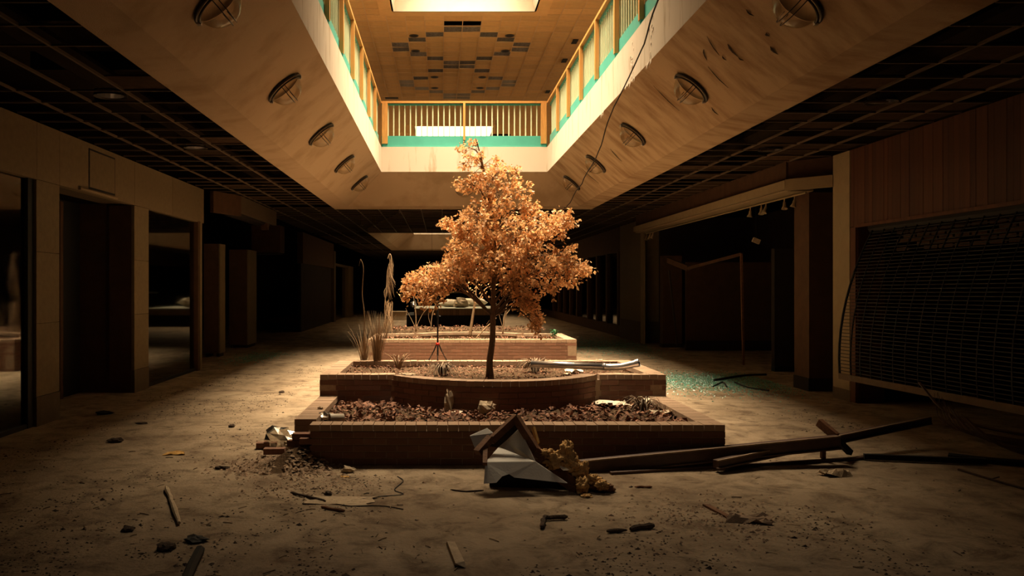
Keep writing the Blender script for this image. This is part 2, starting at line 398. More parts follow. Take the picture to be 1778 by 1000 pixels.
for (zx, zy, kd) in [(720,205,2),(890,205,2),(718,253,1),(885,253,1),(550,303,1),(1045,303,1),(392,348,1),(1197,350,1),(240,392,1),(240,435,1),(1335,398,1),(1325,437,1),
    (408,473,1),(1160,476,1),(558,511,1),(998,515,1),(703,552,1),(703,583,1),(848,552,1),(848,583,1),(562,622,1),(983,622,1),(425,658,1),(1110,660,1),(300,690,0),(300,720,0),
    (1232,695,0),(1232,725,0),(455,752,0),(1088,752,0),(567,780,0),(945,780,0),(690,808,0),(690,836,0),(815,808,0),(815,836,0)]:
    gray[cellof(zx, zy)] = kd
M['tile_pale'] = mat('pale_grey_tile', (.33, .29, .23), .9, .3, 9, .3, 60, objrand=.2)
up = unit_mesh('uptile', M['tile_pale'])
restb = MB(); cnt = 0
for r in range(-22, 60):
    for c in range(-13, 15):
        xa = .52+c*TW; ya = 20.68+r*TW; xc = xa+TW/2; yc = ya+TW/2
        if SK[0]-.36 < xc < SK[1]+.36 and SK[2]-.4 < yc < SK[3]+.36: continue
        if SK2[0]-.1 < xc < SK2[1]+.1 and SK2[2]-.1 < yc < SK2[3]+.1: continue
        kd = gray.get((c, r), -1)
        if kd == 2: continue
        g = .006
        if kd >= 0:
            o = piece('stained_tile' if kd == 1 else 'faded_tile', ug if kd == 1 else up, uc, (xc, yc, ZU+.012+R_.uniform(0, .012)), rot=(R_.uniform(-.05, .05), R_.uniform(-.04, .04), 0), scale=(TW-.012, TW-.03, .012))
            continue
        inside = -6 <= c <= 7 and -3 <= r <= 17
        if inside: piece('ceiling_tile', ut, uc, (xc, yc, ZU+.012+R_.uniform(0, .006)), rot=(R_.uniform(-.006, .006), R_.uniform(-.004, .004), 0), scale=(TW-.008, TW-.008, .02))
        else: restb.box(xa+g, xa+TW-g, ya+g, ya+TW-g, ZU, ZU+.02)
tag(restb.build('outer_ceiling_tiles', M['tile'], uc), kind='stuff')
ub = MB()
for c in range(-13, 16):
    x = .52+c*TW
    for (a, e) in ((11, 60),):
        if SK[0]-.3 < x < SK[1]+.3: ub.box(x-.008, x+.008, 20.22, SK2[2]-.1, ZU-.004, ZU+.03)
        else: ub.box(x-.008, x+.008, 10.5, 48, ZU-.004, ZU+.03)
for r in range(-22, 60):
    y = 20.68+r*TW
    if y < 20.2:
        ub.box(.52-13*TW, SK[0]-.32, y-.006, y+.006, ZU-.002, ZU+.03); ub.box(SK[1]+.32, .52+15*TW, y-.006, y+.006, ZU-.002, ZU+.03)
    elif y < SK2[2]-.1: ub.box(.52-13*TW, .52+15*TW, y-.006, y+.006, ZU-.002, ZU+.03)
ub.build('ceiling_grid', M['gridm'], uc)
# black slots and ceiling downlights of the upper level
sl = [(985, 72), (979, 73)]
for (px, py) in ((998, 72), (980, 105), (951, 159)):
    dy = VY-py; Y = 6.35*F/dy; X = (px-VX)/dy*6.35
    MB().box(X-.07, X+.07, Y-.2, Y+.2, ZU-.012, ZU-.002).build('air_slot', M['black'], uc)
Xs = (680-VX)/328*6.35; MB().box(Xs-.22, Xs+.22, 29.0, 29.25, ZU-.012, ZU-.002).build('air_slot', M['black'], uc)
for i, (zx, zy) in enumerate([(388, 305), (1210, 305), (402, 436), (1172, 437), (565, 660), (975, 661), (567, 754), (955, 754)]):
    px = 640+zx/4.939; py = zy/4.939; dy = VY-py; Y = 6.35*F/dy; X = (px-VX)/dy*6.35
    row = ['nearest', 'second', 'third', 'farthest'][i//2]; side = 'left' if i % 2 == 0 else 'right'
    t = empty('recessed_downlight', (X, Y, ZU-.01), 'round dark recessed downlight in the ochre upper ceiling, %s row from the skylight, %s one' % (row, side), 'downlight', 'downlights in the upper ceiling')
    MB().lathe([(.09, .0), (.12, -.004), (.12, .008), (.09, .008)], (X, Y, ZU-.01), n=20).build('trim_ring', M['lampm'], t)
    MB().lathe([(.001, .004), (.09, .004), (.09, -.001), (.001, -.001)], (X, Y, ZU-.01), n=16).build('baffle', M['black'], t)
# skylights
def skylight(nm, sx0, sx1, sy0, sy1, top, label, taper):
    t = empty(nm, ((sx0+sx1)/2, (sy0+sy1)/2, ZU), label, 'skylight')
    q = MB(); zt_ = top
    lo = [(sx0, sy0), (sx1, sy0), (sx1, sy1), (sx0, sy1)]; hi = [(sx0+taper, sy0+.02), (sx1-taper, sy0+.02), (sx1-taper, sy1-.02), (sx0+taper, sy1-.02)]
    for i in range(4):
        j = (i+1) % 4; a = lo[i]; c = lo[j]; d = hi[j]; e = hi[i]
        nrm = Vector((c[1]-a[1], -(c[0]-a[0]), 0)).normalized()*.04
        q.poly([(a[0], a[1], ZU-.02), (c[0], c[1], ZU-.02), (d[0], d[1], zt_), (e[0], e[1], zt_)], nrm)
    q.build('well_lining', M['cream'], t)
    fr = MB(); W = .33
    fr.box(sx0-W, sx1+W, sy1, sy1+W, ZU-.02, ZU-.004); fr.box(sx0-W, sx1+W, sy0-W, sy0, ZU-.02, ZU-.004); fr.box(sx0-W, sx0, sy0, sy1, ZU-.02, ZU-.004); fr.box(sx1, sx1+W, sy0, sy1, ZU-.02, ZU-.004)
    fr.build('frame', M['tile'], t)
    n = 5
    for i in range(n+1):
        y = sy0+.04+(sy1-sy0-.08)*i/n
        MB().box(sx0+taper, sx1-taper, y-.025, y+.025, zt_-.08, zt_).build('glazing_bar', M['cream'], t)
        if i < n:
            y2 = sy0+.04+(sy1-sy0-.08)*(i+1)/n
            MB().box(sx0+taper, sx1-taper, y+.025, y2-.025, zt_-.05, zt_-.04).build('pane', M['pane'], t)
skylight('skylight', *SK, 9.2, 'bright rectangular skylight with cream well above the planters', .25)
skylight('skylight', *SK2, 9.95, 'far bright skylight seen between the white balusters', .35)

# ------------------------------------------------------------------ guard rails
ZT0, ZT1, ZR = 4.827, 5.09, 5.89
def side_rail(side, X, inn):     # inn = +1: opening lies to +X
    lab = 'long teal and oak balustrade along the %s edge of the upper opening' % side
    t = empty('balustrade', (X, (Y0+Y1)/2, ZT0), lab, 'railing', 'balustrades around the upper opening')
    xo = X-inn*.06
    MB().box(min(xo, xo-inn*.04), max(xo, xo-inn*.04), Y0-.1, Y1, ZT0, ZT1).build('kick_band', M['teal'], t)
    MB().box(min(X-inn*.0, X-inn*.12), max(X, X-inn*.12), Y0-.1, Y1+.05, ZR-.045, ZR).build('handrail', M['wood'], t)
    MB().box(min(xo, xo-inn*.04), max(xo, xo-inn*.04), Y0-.1, Y1, ZR-.11, ZR-.05).build('upper_band', M['teal'], t)
    MB().box(min(X-inn*.01, X-inn*.12), max(X-inn*.01, X-inn*.12), Y0-.1, Y1, ZT0, ZT0+.02).build('base_strip', M['teal'], t)
    pm = unit_mesh('post_m', M['wood']); cm = unit_mesh('foot_m', M['teal']); bm_ = unit_mesh('bal_m', M['palegreen'])
    for y in [18.4-1.535*i for i in range(8)]:
        piece('post', pm, t, (X-inn*.025, y, (4.90+ZR-.05)/2), scale=(.06, .075, ZR-.05-4.90))
        piece('post_foot', cm, t, (X-inn*.03, y, 4.867), scale=(.05, .07, .066))
    y = Y0+.02
    while y < Y1-.08:
        piece('baluster', bm_, t, (xo-inn*.02, y, (ZT1+ZR-.11)/2), scale=(.022, .022, ZR-.11-ZT1)); y += .1535
side_rail('left', XL, 1); side_rail('right', XR, -1)
t = empty('balustrade', (XC, Y1, ZT0), 'short teal and oak balustrade across the far end of the opening, pale balusters', 'railing', 'balustrades around the upper opening')
MB().box(XL+.0, XR-.0, Y1+.06, Y1+.10, ZT0, ZT1).build('kick_band', M['teal'], t)
MB().box(XL, XR, Y1, Y1+.12, ZR-.045, ZR).build('handrail', M['wood'], t)
MB().box(XL, XR, Y1+.06, Y1+.10, ZR-.09, ZR-.05).build('upper_band', M['teal'], t)
bm_ = unit_mesh('bal_m', M['palegreen'])
for i in range(14):
    for x0 in (XL+.155, XC+.13):
        x = x0+i*.1297
        if x < XR-.12: piece('baluster', bm_, t, (x, Y1+.08, (ZT1+ZR-.09)/2), scale=(.026, .022, ZR-.09-ZT1))
for x in (XL+.05, XL+.115, XC, XR-.115, XR-.05):
    MB().box(x-.032 if x != XC else x-.025, x+.032 if x != XC else x+.025, Y1-.02, Y1+.055, 4.90 if x != XC else ZT1-.1, ZR-.05).build('post', M['wood'], t)
for x in (XL+.085, XR-.085): MB().box(x-.05, x+.05, Y1, Y1+.055, ZT0, 4.90).build('post_foot', M['teal'], t)
t = empty('hanging_sign', (2.15, 33, 7.3), 'black blank hanging sign seen between balusters at right of upper level', 'sign')
MB().box(1.95, 2.65, 33, 33.08, 7.28, 7.42).build('board', M['black'], t); MB().box(1.85, 2.5, 33, 33.08, 7.0, 7.1).build('lower_board', M['black'], t)
MB().tube([(2.1, 33.04, 7.0), (2.1, 33.04, ZU)], .012, 5).build('hanger', M['black'], t); MB().tube([(2.4, 33.04, 7.0), (2.4, 33.04, ZU)], .012, 5).build('hanger', M['black'], t)

# ------------------------------------------------------------------ soffit lamps
LAMPL = {}
def soffit_lamp(c, nrm, label, upd):
    t = empty('soffit_lamp', c, label, 'lamp', 'round glass soffit lamps')
    c = Vector(c); n = nrm.normalized(); r = .215
    e1 = Vector((0, -1, 0)) if abs(nrm.y) < .1 else Vector((-1, 0, 0)); e1 = (e1-n*e1.dot(n)).normalized(); e2 = n.cross(e1)
    for rad, th, hh, nm in ((r*1.04, .016, .022, 'rim'), (r*.95, .010, .045, 'rim')):
        pts = [c+(e1*math.cos(a)+e2*math.sin(a))*rad+n*hh for a in [math.radians(-88+11*k) for k in range(17)]]
        MB().tube(pts, th, 8).build(nm, M['lampm'], t, True)
    MB().lathe([(r*.97, .0), (r*.97, .014), (r*.92, .014), (r*.92, .003), (r*.01, .003)], c, n, 28).build('reflector', M['soffit'], t, True)
    MB().lathe([(r*.92*math.cos(a), .02+r*.85*math.sin(a)) for a in [i*PI/2/9 for i in range(10)]], c, n, 28).build('glass_dome', M['dome'], t, True)
    for s in (-.02, .02):
        pts = [c-e1*(r*.97*math.cos(a))+n*(.03+r*.87*math.sin(a))+e2*s for a in [i*PI/12 for i in range(13)]]
        MB().tube(pts, .0045, 5).build('strap', M['lampm'], t)
    for a in (-1, 1):
        MB().obox(c+e2*a*r*1.0+n*.04, (.035, .035, .03), None).build('clip', M['galv'], t)
slp = Vector((1.153, 0, .545)).normalized(); nL = Vector((.656, 0, -.755)); nR = Vector((-.656, 0, -.755))
ordn = ['nearest', 'second', 'third', 'fourth', 'farthest']
for i, y in enumerate([6.94, 9.9, 12.9, 16.0, 18.95]):
    for sd in (-1, 1):
        x = XC+sd*(1.92+.421); z = ZF0-.421*.869
        n = nL if sd < 0 else nR
        soffit_lamp((x, y, z), n, '%s round glass lamp on the %s soffit slope, counted from the camera' % (ordn[i], 'left' if sd < 0 else 'right'), Vector((sd*.755, 0, -.656)))
soffit_lamp(P(806, 328, 20.42), Vector((0, -.656, -.755)), 'round glass lamp on the far soffit half hidden behind the tree top', Vector((0, 1, -.5)))
# peeling paint flakes on the right slope and along the fascia's lower edge
def onslope(px, py):
    ax_ = (px-VX)/F; bz = (VY-py)/F; Y = (ZF0+.869*XR-H)/(bz+.869*ax_); return P(px, py, Y)
fk = MB(); nr = Vector((-.656, 0, -.755))
for (p1, p2, wd_) in [((1331, 56), (1337, 62), .035), ((1264, 76), (1282, 98), .028), ((1282, 98), (1292, 104), .02), ((1338, 80), (1352, 94), .03), ((1228, 62), (1250, 96), .012), ((1222, 85), (1228, 104), .018), ((1230, 115), (1265, 152), .012), ((1236, 186), (1248, 199), .022), ((1296, 16), (1310, 27), .02), ((1135, 148), (1180, 192), .010), ((1255, 96), (1262, 104), .02), ((1060, 258), (1080, 280), .02), ((1010, 292), (1040, 318), .018)]:
    a = onslope(*p1); b_ = onslope(*p2); d = (b_-a); sd = d.normalized().cross(nr)
    pts_ = [a, a+d*.3+sd*wd_, a+d*.6+sd*wd_*.5, b_, a+d*.7-sd*wd_*.4, a+d*.35-sd*wd_*.3]
    fk.poly([p+nr*.004+nr*.01*((i*7) % 3)/2 for i, p in enumerate(pts_)], nr*.003)
tag(fk.build('paint_flakes', M['debris'], origin=onslope(1264, 90)), 'dark peeling paint flakes along the right soffit slope', 'paint flakes', None, 'stuff')
fk = MB()
for k in range(16):
    px = R_.choice([1123, 1095, 1130, 1048, 1092, 1100])+R_.uniform(-4, 4); Y = XR*F/(px-VX)
    c = Vector((XR-.004, Y, ZF0)); fk.poly([c, c+Vector((0, R_.uniform(.03, .08), 0)), c+Vector((-.012, R_.uniform(0, .06), -R_.uniform(.03, .09)))], (-.003, 0, 0))
for k in range(26):
    px = R_.choice([1130, 1133, 1100, 1097])+R_.uniform(-2, 2); Y = XR*F/(px-VX); c = Vector((XR-.003, Y, R_.uniform(ZF0+.05, ZF1-.08))); fk.poly([c, c+Vector((0, R_.uniform(.02, .05), .02)), c+Vector((-.006, R_.uniform(0, .04), -R_.uniform(.02, .05)))], (-.002, 0, 0))
tag(fk.build('hanging_flakes', M['fascia'], origin=(XR, 10, ZF0)), 'pale paint curls hanging from the lower edge of the right fascia', 'paint flakes', None, 'stuff')
# hanging cable
pts = [Vector(p) for p in ((2.44, 6.8, 4.86), P(1150, -20, 7.9), P(1112, 90, 10), P(1060, 200, 12), P(1040, 262, 13.4), P(1010, 318, 16), P(985, 358, 19.4), P(980, 362, 20.6))]
q = []
for i in range(len(pts)-1):
    for k in range(6): q.append(pts[i].lerp(pts[i+1], k/6)+Vector((.01*math.sin(i*3+k), 0, .01*math.cos(i*2+k*1.3))))
q.append(pts[-1])
tag(MB().tube(q, .009, 5).build('cable', M['black'], origin=pts[0]), 'thin black cable hanging slack along the right soffit down to its far corner', 'cable')

# ------------------------------------------------------------------ planters
bst = unit_mesh('brick_mesh', M['brick']); bco = unit_mesh('coping_mesh', M['coping'])
CH = .0605; BL = .195; JT = .009
class Path:
    def __init__(s, pts):
        s.p = [Vector((a, b)) for a, b in pts]; s.c = [0]
        for i in range(1, len(s.p)): s.c.append(s.c[-1]+(s.p[i]-s.p[i-1]).length)
        s.L = s.c[-1]
    def at(s, t):
        t = min(max(t, 0), s.L)
        for i in range(1, len(s.p)):
            if t <= s.c[i] or i == len(s.p)-1:
                k = (t-s.c[i-1])/(s.c[i]-s.c[i-1]); d = (s.p[i]-s.p[i-1]).normalized(); return s.p[i-1].lerp(s.p[i], k), d
def lay(parent, path, z0, courses, skip=None, joined=None, mesh=bst, dep=.09):
    for c in range(courses):
        t = -(BL/2 if c % 2 else 0)
        while t < path.L-.02:
            a = max(t, 0)+JT/2; e = min(t+BL, path.L)-JT/2; t += BL
            if e-a < .02: continue
            p, d = path.at((a+e)/2); n = Vector((-d.y, d.x))      # inward = left of travel
            z = z0+c*CH+CH/2
            if skip and skip(p.x, p.y, c): continue
            pr = R_.uniform(-.002, .002)
            pos = Vector((p.x+n.x*(dep/2+pr), p.y+n.y*(dep/2+pr), z)); ang = math.atan2(d.y, d.x)
            if joined is not None: joined.obox(pos, (e-a, dep, CH-JT), Matrix.Rotation(ang, 3, 'Z'))
            else: piece('brick', mesh, parent, pos, rot=(0, 0, ang), scale=(e-a, dep, CH-JT))
def cope(parent, path, ztop, width=.2, skip=None, nm='coping_brick', w=.0935):
    n = int(path.L/w); w = path.L/n
    for i in range(n):
        p, d = path.at((i+.5)*w); nn = Vector((-d.y, d.x))
        if skip and skip(p.x, p.y): continue
        piece(nm, bco, parent, (p.x+nn.x*width/2, p.y+nn.y*width/2, ztop-CH/2+R_.uniform(-.0015, .0015)), rot=(0, 0, math.atan2(d.y, d.x)), scale=(w-.006, width, CH-JT/2))
def core(parent, path, z0, z1, width=.18, off=.006):
    b = MB(); n = max(2, int(path.L/.08)); st = []
    for i in range(n+1):
        p, d = path.at(path.L*i/n); nn = Vector((-d.y, d.x)); a = p+nn*off; c = p+nn*width
        b.v += [(a.x, a.y, z0), (c.x, c.y, z0), (c.x, c.y, z1), (a.x, a.y, z1)]
    for i in range(n):
        for r in range(4): b.f.append((i*4+r, (i+1)*4+r, (i+1)*4+(r+1) % 4, i*4+(r+1) % 4))
    b.f.append((3, 2, 1, 0)); b.f.append(tuple(n*4+r for r in range(4)))
    return b.build('mortar_core', M['mortar'], parent)
def arc_front(x0, x1, y, xa, xb, sag, s=1):
    h = (xb-xa)/2; R = (h*h+sag*sag)/(2*sag); cx = (xa+xb)/2; cy = y-s*(sag-R)
    pts = [(x0, y), (xa, y)]; a0 = math.asin(h/R)
    if sag > R: a0 = PI-a0
    N = 28
    for i in range(1, N): a = -a0+2*a0*i/N; pts.append((cx+R*math.sin(a), cy-s*R*math.cos(a)))
    pts += [(xb, y), (x1, y)]
    return pts
def soil(parent, x0, x1, y0, y1, z, amp=.03, nm='soil', arc=None, mound=0.0):
    b = MB(); nx = max(6, int((x1-x0)/.06)); ny = max(6, int((y1-y0)/.06))
    for j in range(ny+1):
        for i in range(nx+1):
            x = x0+(x1-x0)*i/nx; y = y0+(y1-y0)*j/ny
            b.v.append((x, y, z+amp*nz(x*3, y*3)+amp*.6*nz(x*11, y*11)))
    for j in range(ny):
        for i in range(nx):
            cx = x0+(x1-x0)*(i+.5)/nx; cy = y0+(y1-y0)*(j+.5)/ny
            if arc and not arc(cx, cy): continue
            k = j*(nx+1)+i; b.f.append((k, k+1, k+nx+2, k+nx+1))
    return b.build(nm, M['soil'], parent, True)
def litter(parent, n, x0, x1, y0, y1, z, ok=None, sz=(.02, .055), m='litter', zamp=.03):
    b = MB()
    for _ in range(n):
        x = R_.uniform(x0, x1); y = R_.uniform(y0, y1)
        if ok and not ok(x, y): continue
        zz = z+zamp*nz(x*3, y*3)+R_.uniform(.002, .03)
        b.leaf(Vector((x, y, zz)), R_.uniform(*sz), Vector((R_.uniform(-1, 1), R_.uniform(-1, 1), R_.uniform(-.3, .45))), Vector((R_.uniform(-.5, .5), R_.uniform(-.5, .5), 1)), R_.uniform(-.3, .4), R_.uniform(.4, .8))
    return tag(b.build('leaf_litter', M[m], parent), kind='stuff')
PX0, PX1 = -1.37, 2.54
# --- lower planter
YA = 7.72; YM = 9.75; YK = 11.68; ZLO = .363; ZHI = .605
lp = empty('brick_planter', (XC+.05, (YA+YM)/2, 0), 'low front brick planter bed with broken left corner, full of dead leaves', 'planter')
fp = Path([(PX0, YA), (PX1, YA)])
sk = lambda x, y, c: x < -1.17+(.05*(4-c) if c < 4 else 0)-(0.1 if c == 3 else 0) and (c > 1 or x < -1.3)
sk = lambda x, y, c: x < [-1.30, -1.22, -1.17, -1.24, -1.12, -1.12][min(c, 5)]
lay(lp, fp, 0, 5, sk)
core(lp, Path([(-1.16, YA), (PX1-.006, YA)]), 0, ZLO-CH)
cope(lp, fp, ZLO, skip=lambda x, y: x < -1.165)
side = MB()
rp = Path([(PX1, YA), (PX1, YM)]); lpth = Path([(PX0, YM), (PX0, YA+.34)])
lay(lp, rp, 0, 5, None, side); lay(lp, lpth, 0, 5, None, side)
tag(side.build('side_bricks', M['brickj'], lp), kind='stuff')
core(lp, Path([(PX1, YA+.1), (PX1, YM)]), 0, ZLO-CH); core(lp, lpth, 0, ZLO-CH, .19)
cope(lp, Path([(PX1, YA+.2), (PX1, YM)]), ZLO, width=.205); cope(lp, lpth, ZLO, width=.205)
BULX0, BULX1, SAG = -.56, 1.75, .70
def inbulge(x, y, m=0.0):
    h = (BULX1-BULX0)/2; R = (h*h+SAG*SAG)/(2*SAG); cx = (BULX0+BULX1)/2; cy = YM-SAG+R
    return (x-cx)**2+(y-cy)**2 < (R-m)**2
soil(lp, PX0+.15, PX1-.15, YA+.15, YM+.02, .27, .03)
litter(lp, 3600, PX0+.22, PX1-.2, YA+.2, YM, .275, lambda x, y: not inbulge(x, y, -.03), sz=(.03, .09))
# --- upper planter
up_ = empty('brick_planter', (XC+.05, (YM+YK)/2, 0), 'raised brick planter with rounded front holding the golden tree', 'planter')
ufp = Path(arc_front(PX0, PX1, YM, BULX0, BULX1, SAG))
lay(up_, ufp, ZHI-CH*6, 5)
core(up_, ufp, 0, ZHI-CH, .17)
cope(up_, ufp, ZHI, width=.19)
side = MB()
urp = Path([(PX1, YM), (PX1, YK)]); ubp = Path([(PX1, YK), (PX0, YK)]); ulp = Path([(PX0, YK), (PX0, YM)])
for pth in (urp, ubp, ulp): lay(up_, pth, ZHI-CH*10, 9, None, side); core(up_, pth, 0, ZHI-CH)
tag(side.build('side_bricks', M['brickj'], up_), kind='stuff')
cope(up_, Path([(PX1, YM+.2), (PX1, YK)]), ZHI); cope(up_, Path([(PX1-.2, YK), (PX0+.2, YK)]), ZHI); cope(up_, Path([(PX0, YK), (PX0, YM+.2)]), ZHI)
okU = lambda x, y: (y > YM+.17 or inbulge(x, y, .17))
soil(up_, PX0+.12, PX1-.12, YM-SAG, YK-.12, .52, .03, arc=lambda x, y: (y > YM+.1 or inbulge(x, y, .1)))
litter(up_, 5200, PX0+.2, PX1-.2, YM-SAG, YK-.2, .525, okU, sz=(.015, .04))
# --- second planter (far), mirrored
YC = 16.18; YD = 18.3; SG2 = .7
sp = empty('brick_planter', (XC+.05, (YC+YD)/2, 0), 'far brick planter lit by the skylight, behind the tree', 'planter')
cpth = Path([(PX0, YC), (PX1, YC)])
lay(sp, cpth, 0, 9)
core(sp, Path([(PX0+.006, YC), (PX1-.006, YC)]), 0, ZHI-CH)
cope(sp, cpth, ZHI)
side = MB()
s1 = Path([(PX1, YC), (PX1, YD)]); s2 = Path([(PX0, YD), (PX0, YC)])
bk = Path([(x, y) for x, y in reversed(arc_front(PX0, PX1, YD, BULX0, BULX1, SG2, -1))])
for pth in (s1, bk, s2): lay(sp, pth, 0, 9, None, side); core(sp, pth, 0, ZHI-CH, .17)
tag(side.build('side_bricks', M['brickj'], sp), kind='stuff')
cope(sp, Path([(PX1, YC+.2), (PX1, YD)]), ZHI); cope(sp, bk, ZHI, w=.1); cope(sp, Path([(PX0, YD), (PX0, YC+.2)]), ZHI)
soil(sp, PX0+.12, PX1-.12, YC+.12, YD-.1, .50, .03); litter(sp, 2600, PX0+.2, PX1-.2, YC+.2, YD-.15, .51, sz=(.02, .06))
# low rear bed with a heap of soil
rb = empty('planter_bed', (XC+.05, 19.6, 0), 'low brown earth bed heaped behind the far brick planter', 'planter')
q = Path([(PX1, YD+.0), (PX1, 20.9), (PX0, 20.9), (PX0, YD)]); side = MB(); lay(rb, q, 0, 6, None, side); core(rb, q, 0, .36, .17)
tag(side.build('edge_bricks', M['brickj'], rb), kind='stuff')
b = MB(); nx, ny = 50, 26
for j in range(ny+1):
    for i in range(nx+1):
        x = PX0+.1+(PX1-PX0-.2)*i/nx; y = 19.05+(1.8)*j/ny; k = math.sin(PI*j/ny)*min(1, 4*math.sin(PI*i/nx))
        b.v.append((x, y, .33+.33*k+.05*nz(x*4, y*4)))
for j in range(ny):
    for i in range(nx): k = j*(nx+1)+i; b.f.append((k, k+1, k+nx+2, k+nx+1))
b.build('soil_heap', M['soil'], rb, True); litter(rb, 900, PX0+.2, PX1-.2, 19.2, 20.6, .62, sz=(.03, .08))
# ------------------------------------------------------------------ golden tree
def curve(pts, n=6):
    pts = [Vector(p) for p in pts]; out = []
    P_ = [pts[0]]+pts+[pts[-1]]
    for i in range(1, len(P_)-2):
        for k in range(n):
            t = k/n; a, b, c, d = P_[i-1], P_[i], P_[i+1], P_[i+2]
            out.append(.5*((2*b)+(c-a)*t+(2*a-5*b+4*c-d)*t*t+(3*b-a-3*c+d)*t**3))
    out.append(pts[-1]); return out
TY = 10.0
tree = empty('dead_tree', G(852, 660, .52), 'golden dead tree with dry leaves standing in the raised rounded planter', 'tree')
trunk = curve([P(853, 662, TY), P(850, 630, TY), P(855, 590, TY), P(856, 540, TY), P(857, 495, TY), P(862, 450, TY+.03), P(855, 400, TY), P(848, 340, TY), P(838, 285, TY), P(826, 240, TY)], 5)
rr = [.042-.036*i/(len(trunk)-1) for i in range(len(trunk))]
MB().tube(trunk, rr, 8).build('trunk', M['bark'], tree, True)
MB().tube(curve([P(846, 655, TY-.05), P(849, 620, TY-.04), P(853, 590, TY-.02), P(855, 560, TY)], 4), [.02]*12+[.01], 6).build('side_stem', M['bark'], tree, True)
blobs = [ # px, py, rx, ry, twigs, depth(m)
 (818, 258, 28, 20, 14, .15), (835, 290, 42, 26, 30, .25), (880, 296, 30, 20, 14, .2), (815, 320, 26, 28, 22, .25), (862, 335, 60, 36, 58, .45), (918, 330, 16, 14, 4, .1), (925, 355, 24, 22, 12, .2),
 (830, 388, 52, 34, 66, .55), (900, 400, 62, 38, 78, .6), (950, 395, 42, 30, 34, .4), (982, 385, 20, 14, 12, .2), (770, 384, 12, 6, 4, .1), (792, 396, 16, 14, 8, .15),
 (800, 440, 34, 30, 38, .5), (860, 450, 64, 34, 82, .65), (930, 445, 58, 34, 64, .55), (985, 440, 20, 26, 12, .25), (1008, 468, 20, 12, 10, .2), (975, 478, 28, 18, 18, .3),
 (765, 475, 44, 16, 32, .4), (728, 492, 26, 18, 16, .25), (708, 500, 10, 10, 3, .1), (760, 502, 30, 22, 20, .3), (795, 480, 26, 18, 16, .3),
 (905, 490, 34, 22, 30, .4), (920, 520, 28, 22, 22, .3), (935, 550, 14, 20, 8, .15), (900, 505, 16, 14, 7, .2), (960, 500, 14, 12, 5, .15), (830, 470, 40, 20, 22, .4), (742, 520, 10, 14, 5, .12), (712, 505, 13, 16, 7, .15), (724, 480, 18, 10, 8, .15), (752, 466, 20, 10, 8, .2), (930, 566, 12, 14, 6, .12), (1018, 462, 12, 8, 5, .12), (985, 378, 16, 10, 6, .15)]
blobs = [(a_, b_, c_, d_, max(2, int(n_*.62)) if b_ < 345 else n_, e_) for a_, b_, c_, d_, n_, e_ in blobs]
brs = MB(); tw = MB(); lf = MB()
def leafcluster(pts, n):
    for _ in range(n):
        t = R_.random()**.7; i = min(int(t*(len(pts)-1)), len(pts)-2); p = pts[i].lerp(pts[i+1], t*(len(pts)-1)-i)
        off = Vector((R_.gauss(0, .022), R_.gauss(0, .022), R_.gauss(-.008, .022)))
        d = Vector((R_.gauss(0, .7), R_.gauss(0, .7), R_.gauss(-.5, .6)))
        lf.leaf(p+off, R_.uniform(.030, .056), d, Vector((R_.gauss(0, 1), R_.gauss(-.4, 1), R_.gauss(.3, 1))), R_.uniform(-.2, .35), R_.uniform(.5, .85))
for (px, py, rx, ry, n, dp) in blobs:
    c = P(px, py, TY)
    # limb from the trunk to the blob
    tz = min(max(c.z-.30*abs(c.x-.6)-.2, 1.25), 3.1)
    base = min(trunk, key=lambda q: abs(q.z-tz))
    mid = base.lerp(c, .5)+Vector((0, R_.uniform(-.1, .1), .08+.15*abs(c.x-base.x)*(1 if py > 460 and abs(px-856) > 70 else .3)))
    limb = curve([base, mid, c], 5)
    brs.tube(limb, [.014-.009*i/(len(limb)-1) for i in range(len(limb))], 5)
    for _ in range(n):
        while True:
            u = Vector((R_.uniform(-1, 1), R_.uniform(-1, 1), R_.uniform(-1, 1)))
            if u.length < 1: break
        e = c+Vector((u.x*rx*TY/F, u.y*dp, u.z*ry*TY/F))
        s0 = limb[R_.randint(len(limb)//2, len(limb)-1)]
        m_ = s0.lerp(e, .5)+Vector((R_.gauss(0, .03), R_.gauss(0, .03), R_.uniform(0, .05)))
        dr = Vector((R_.gauss(0, .04), R_.gauss(0, .04), R_.uniform(-.12, .02) if py > 460 else R_.uniform(-.06, .05)))
        tp = curve([s0, m_, e, e+dr], 3)
        tw.tube(tp, [.0035, .003, .003, .003, .0025, .0025, .002, .002, .0015, .0015], 3, False)
        leafcluster(tp[3:], R_.randint(15, 24))
brs.build('branch', M['bark'], tree, True); tag(tw.build('twigs', M['twig'], tree), kind='stuff'); tag(lf.build('foliage', M['leaf'], tree), kind='stuff')
MB().tube(curve([P(856, 510, TY), P(846, 497, TY-.1), P(832, 500, TY-.2)], 4), .007, 5).build('branch', M['twig'], tree)

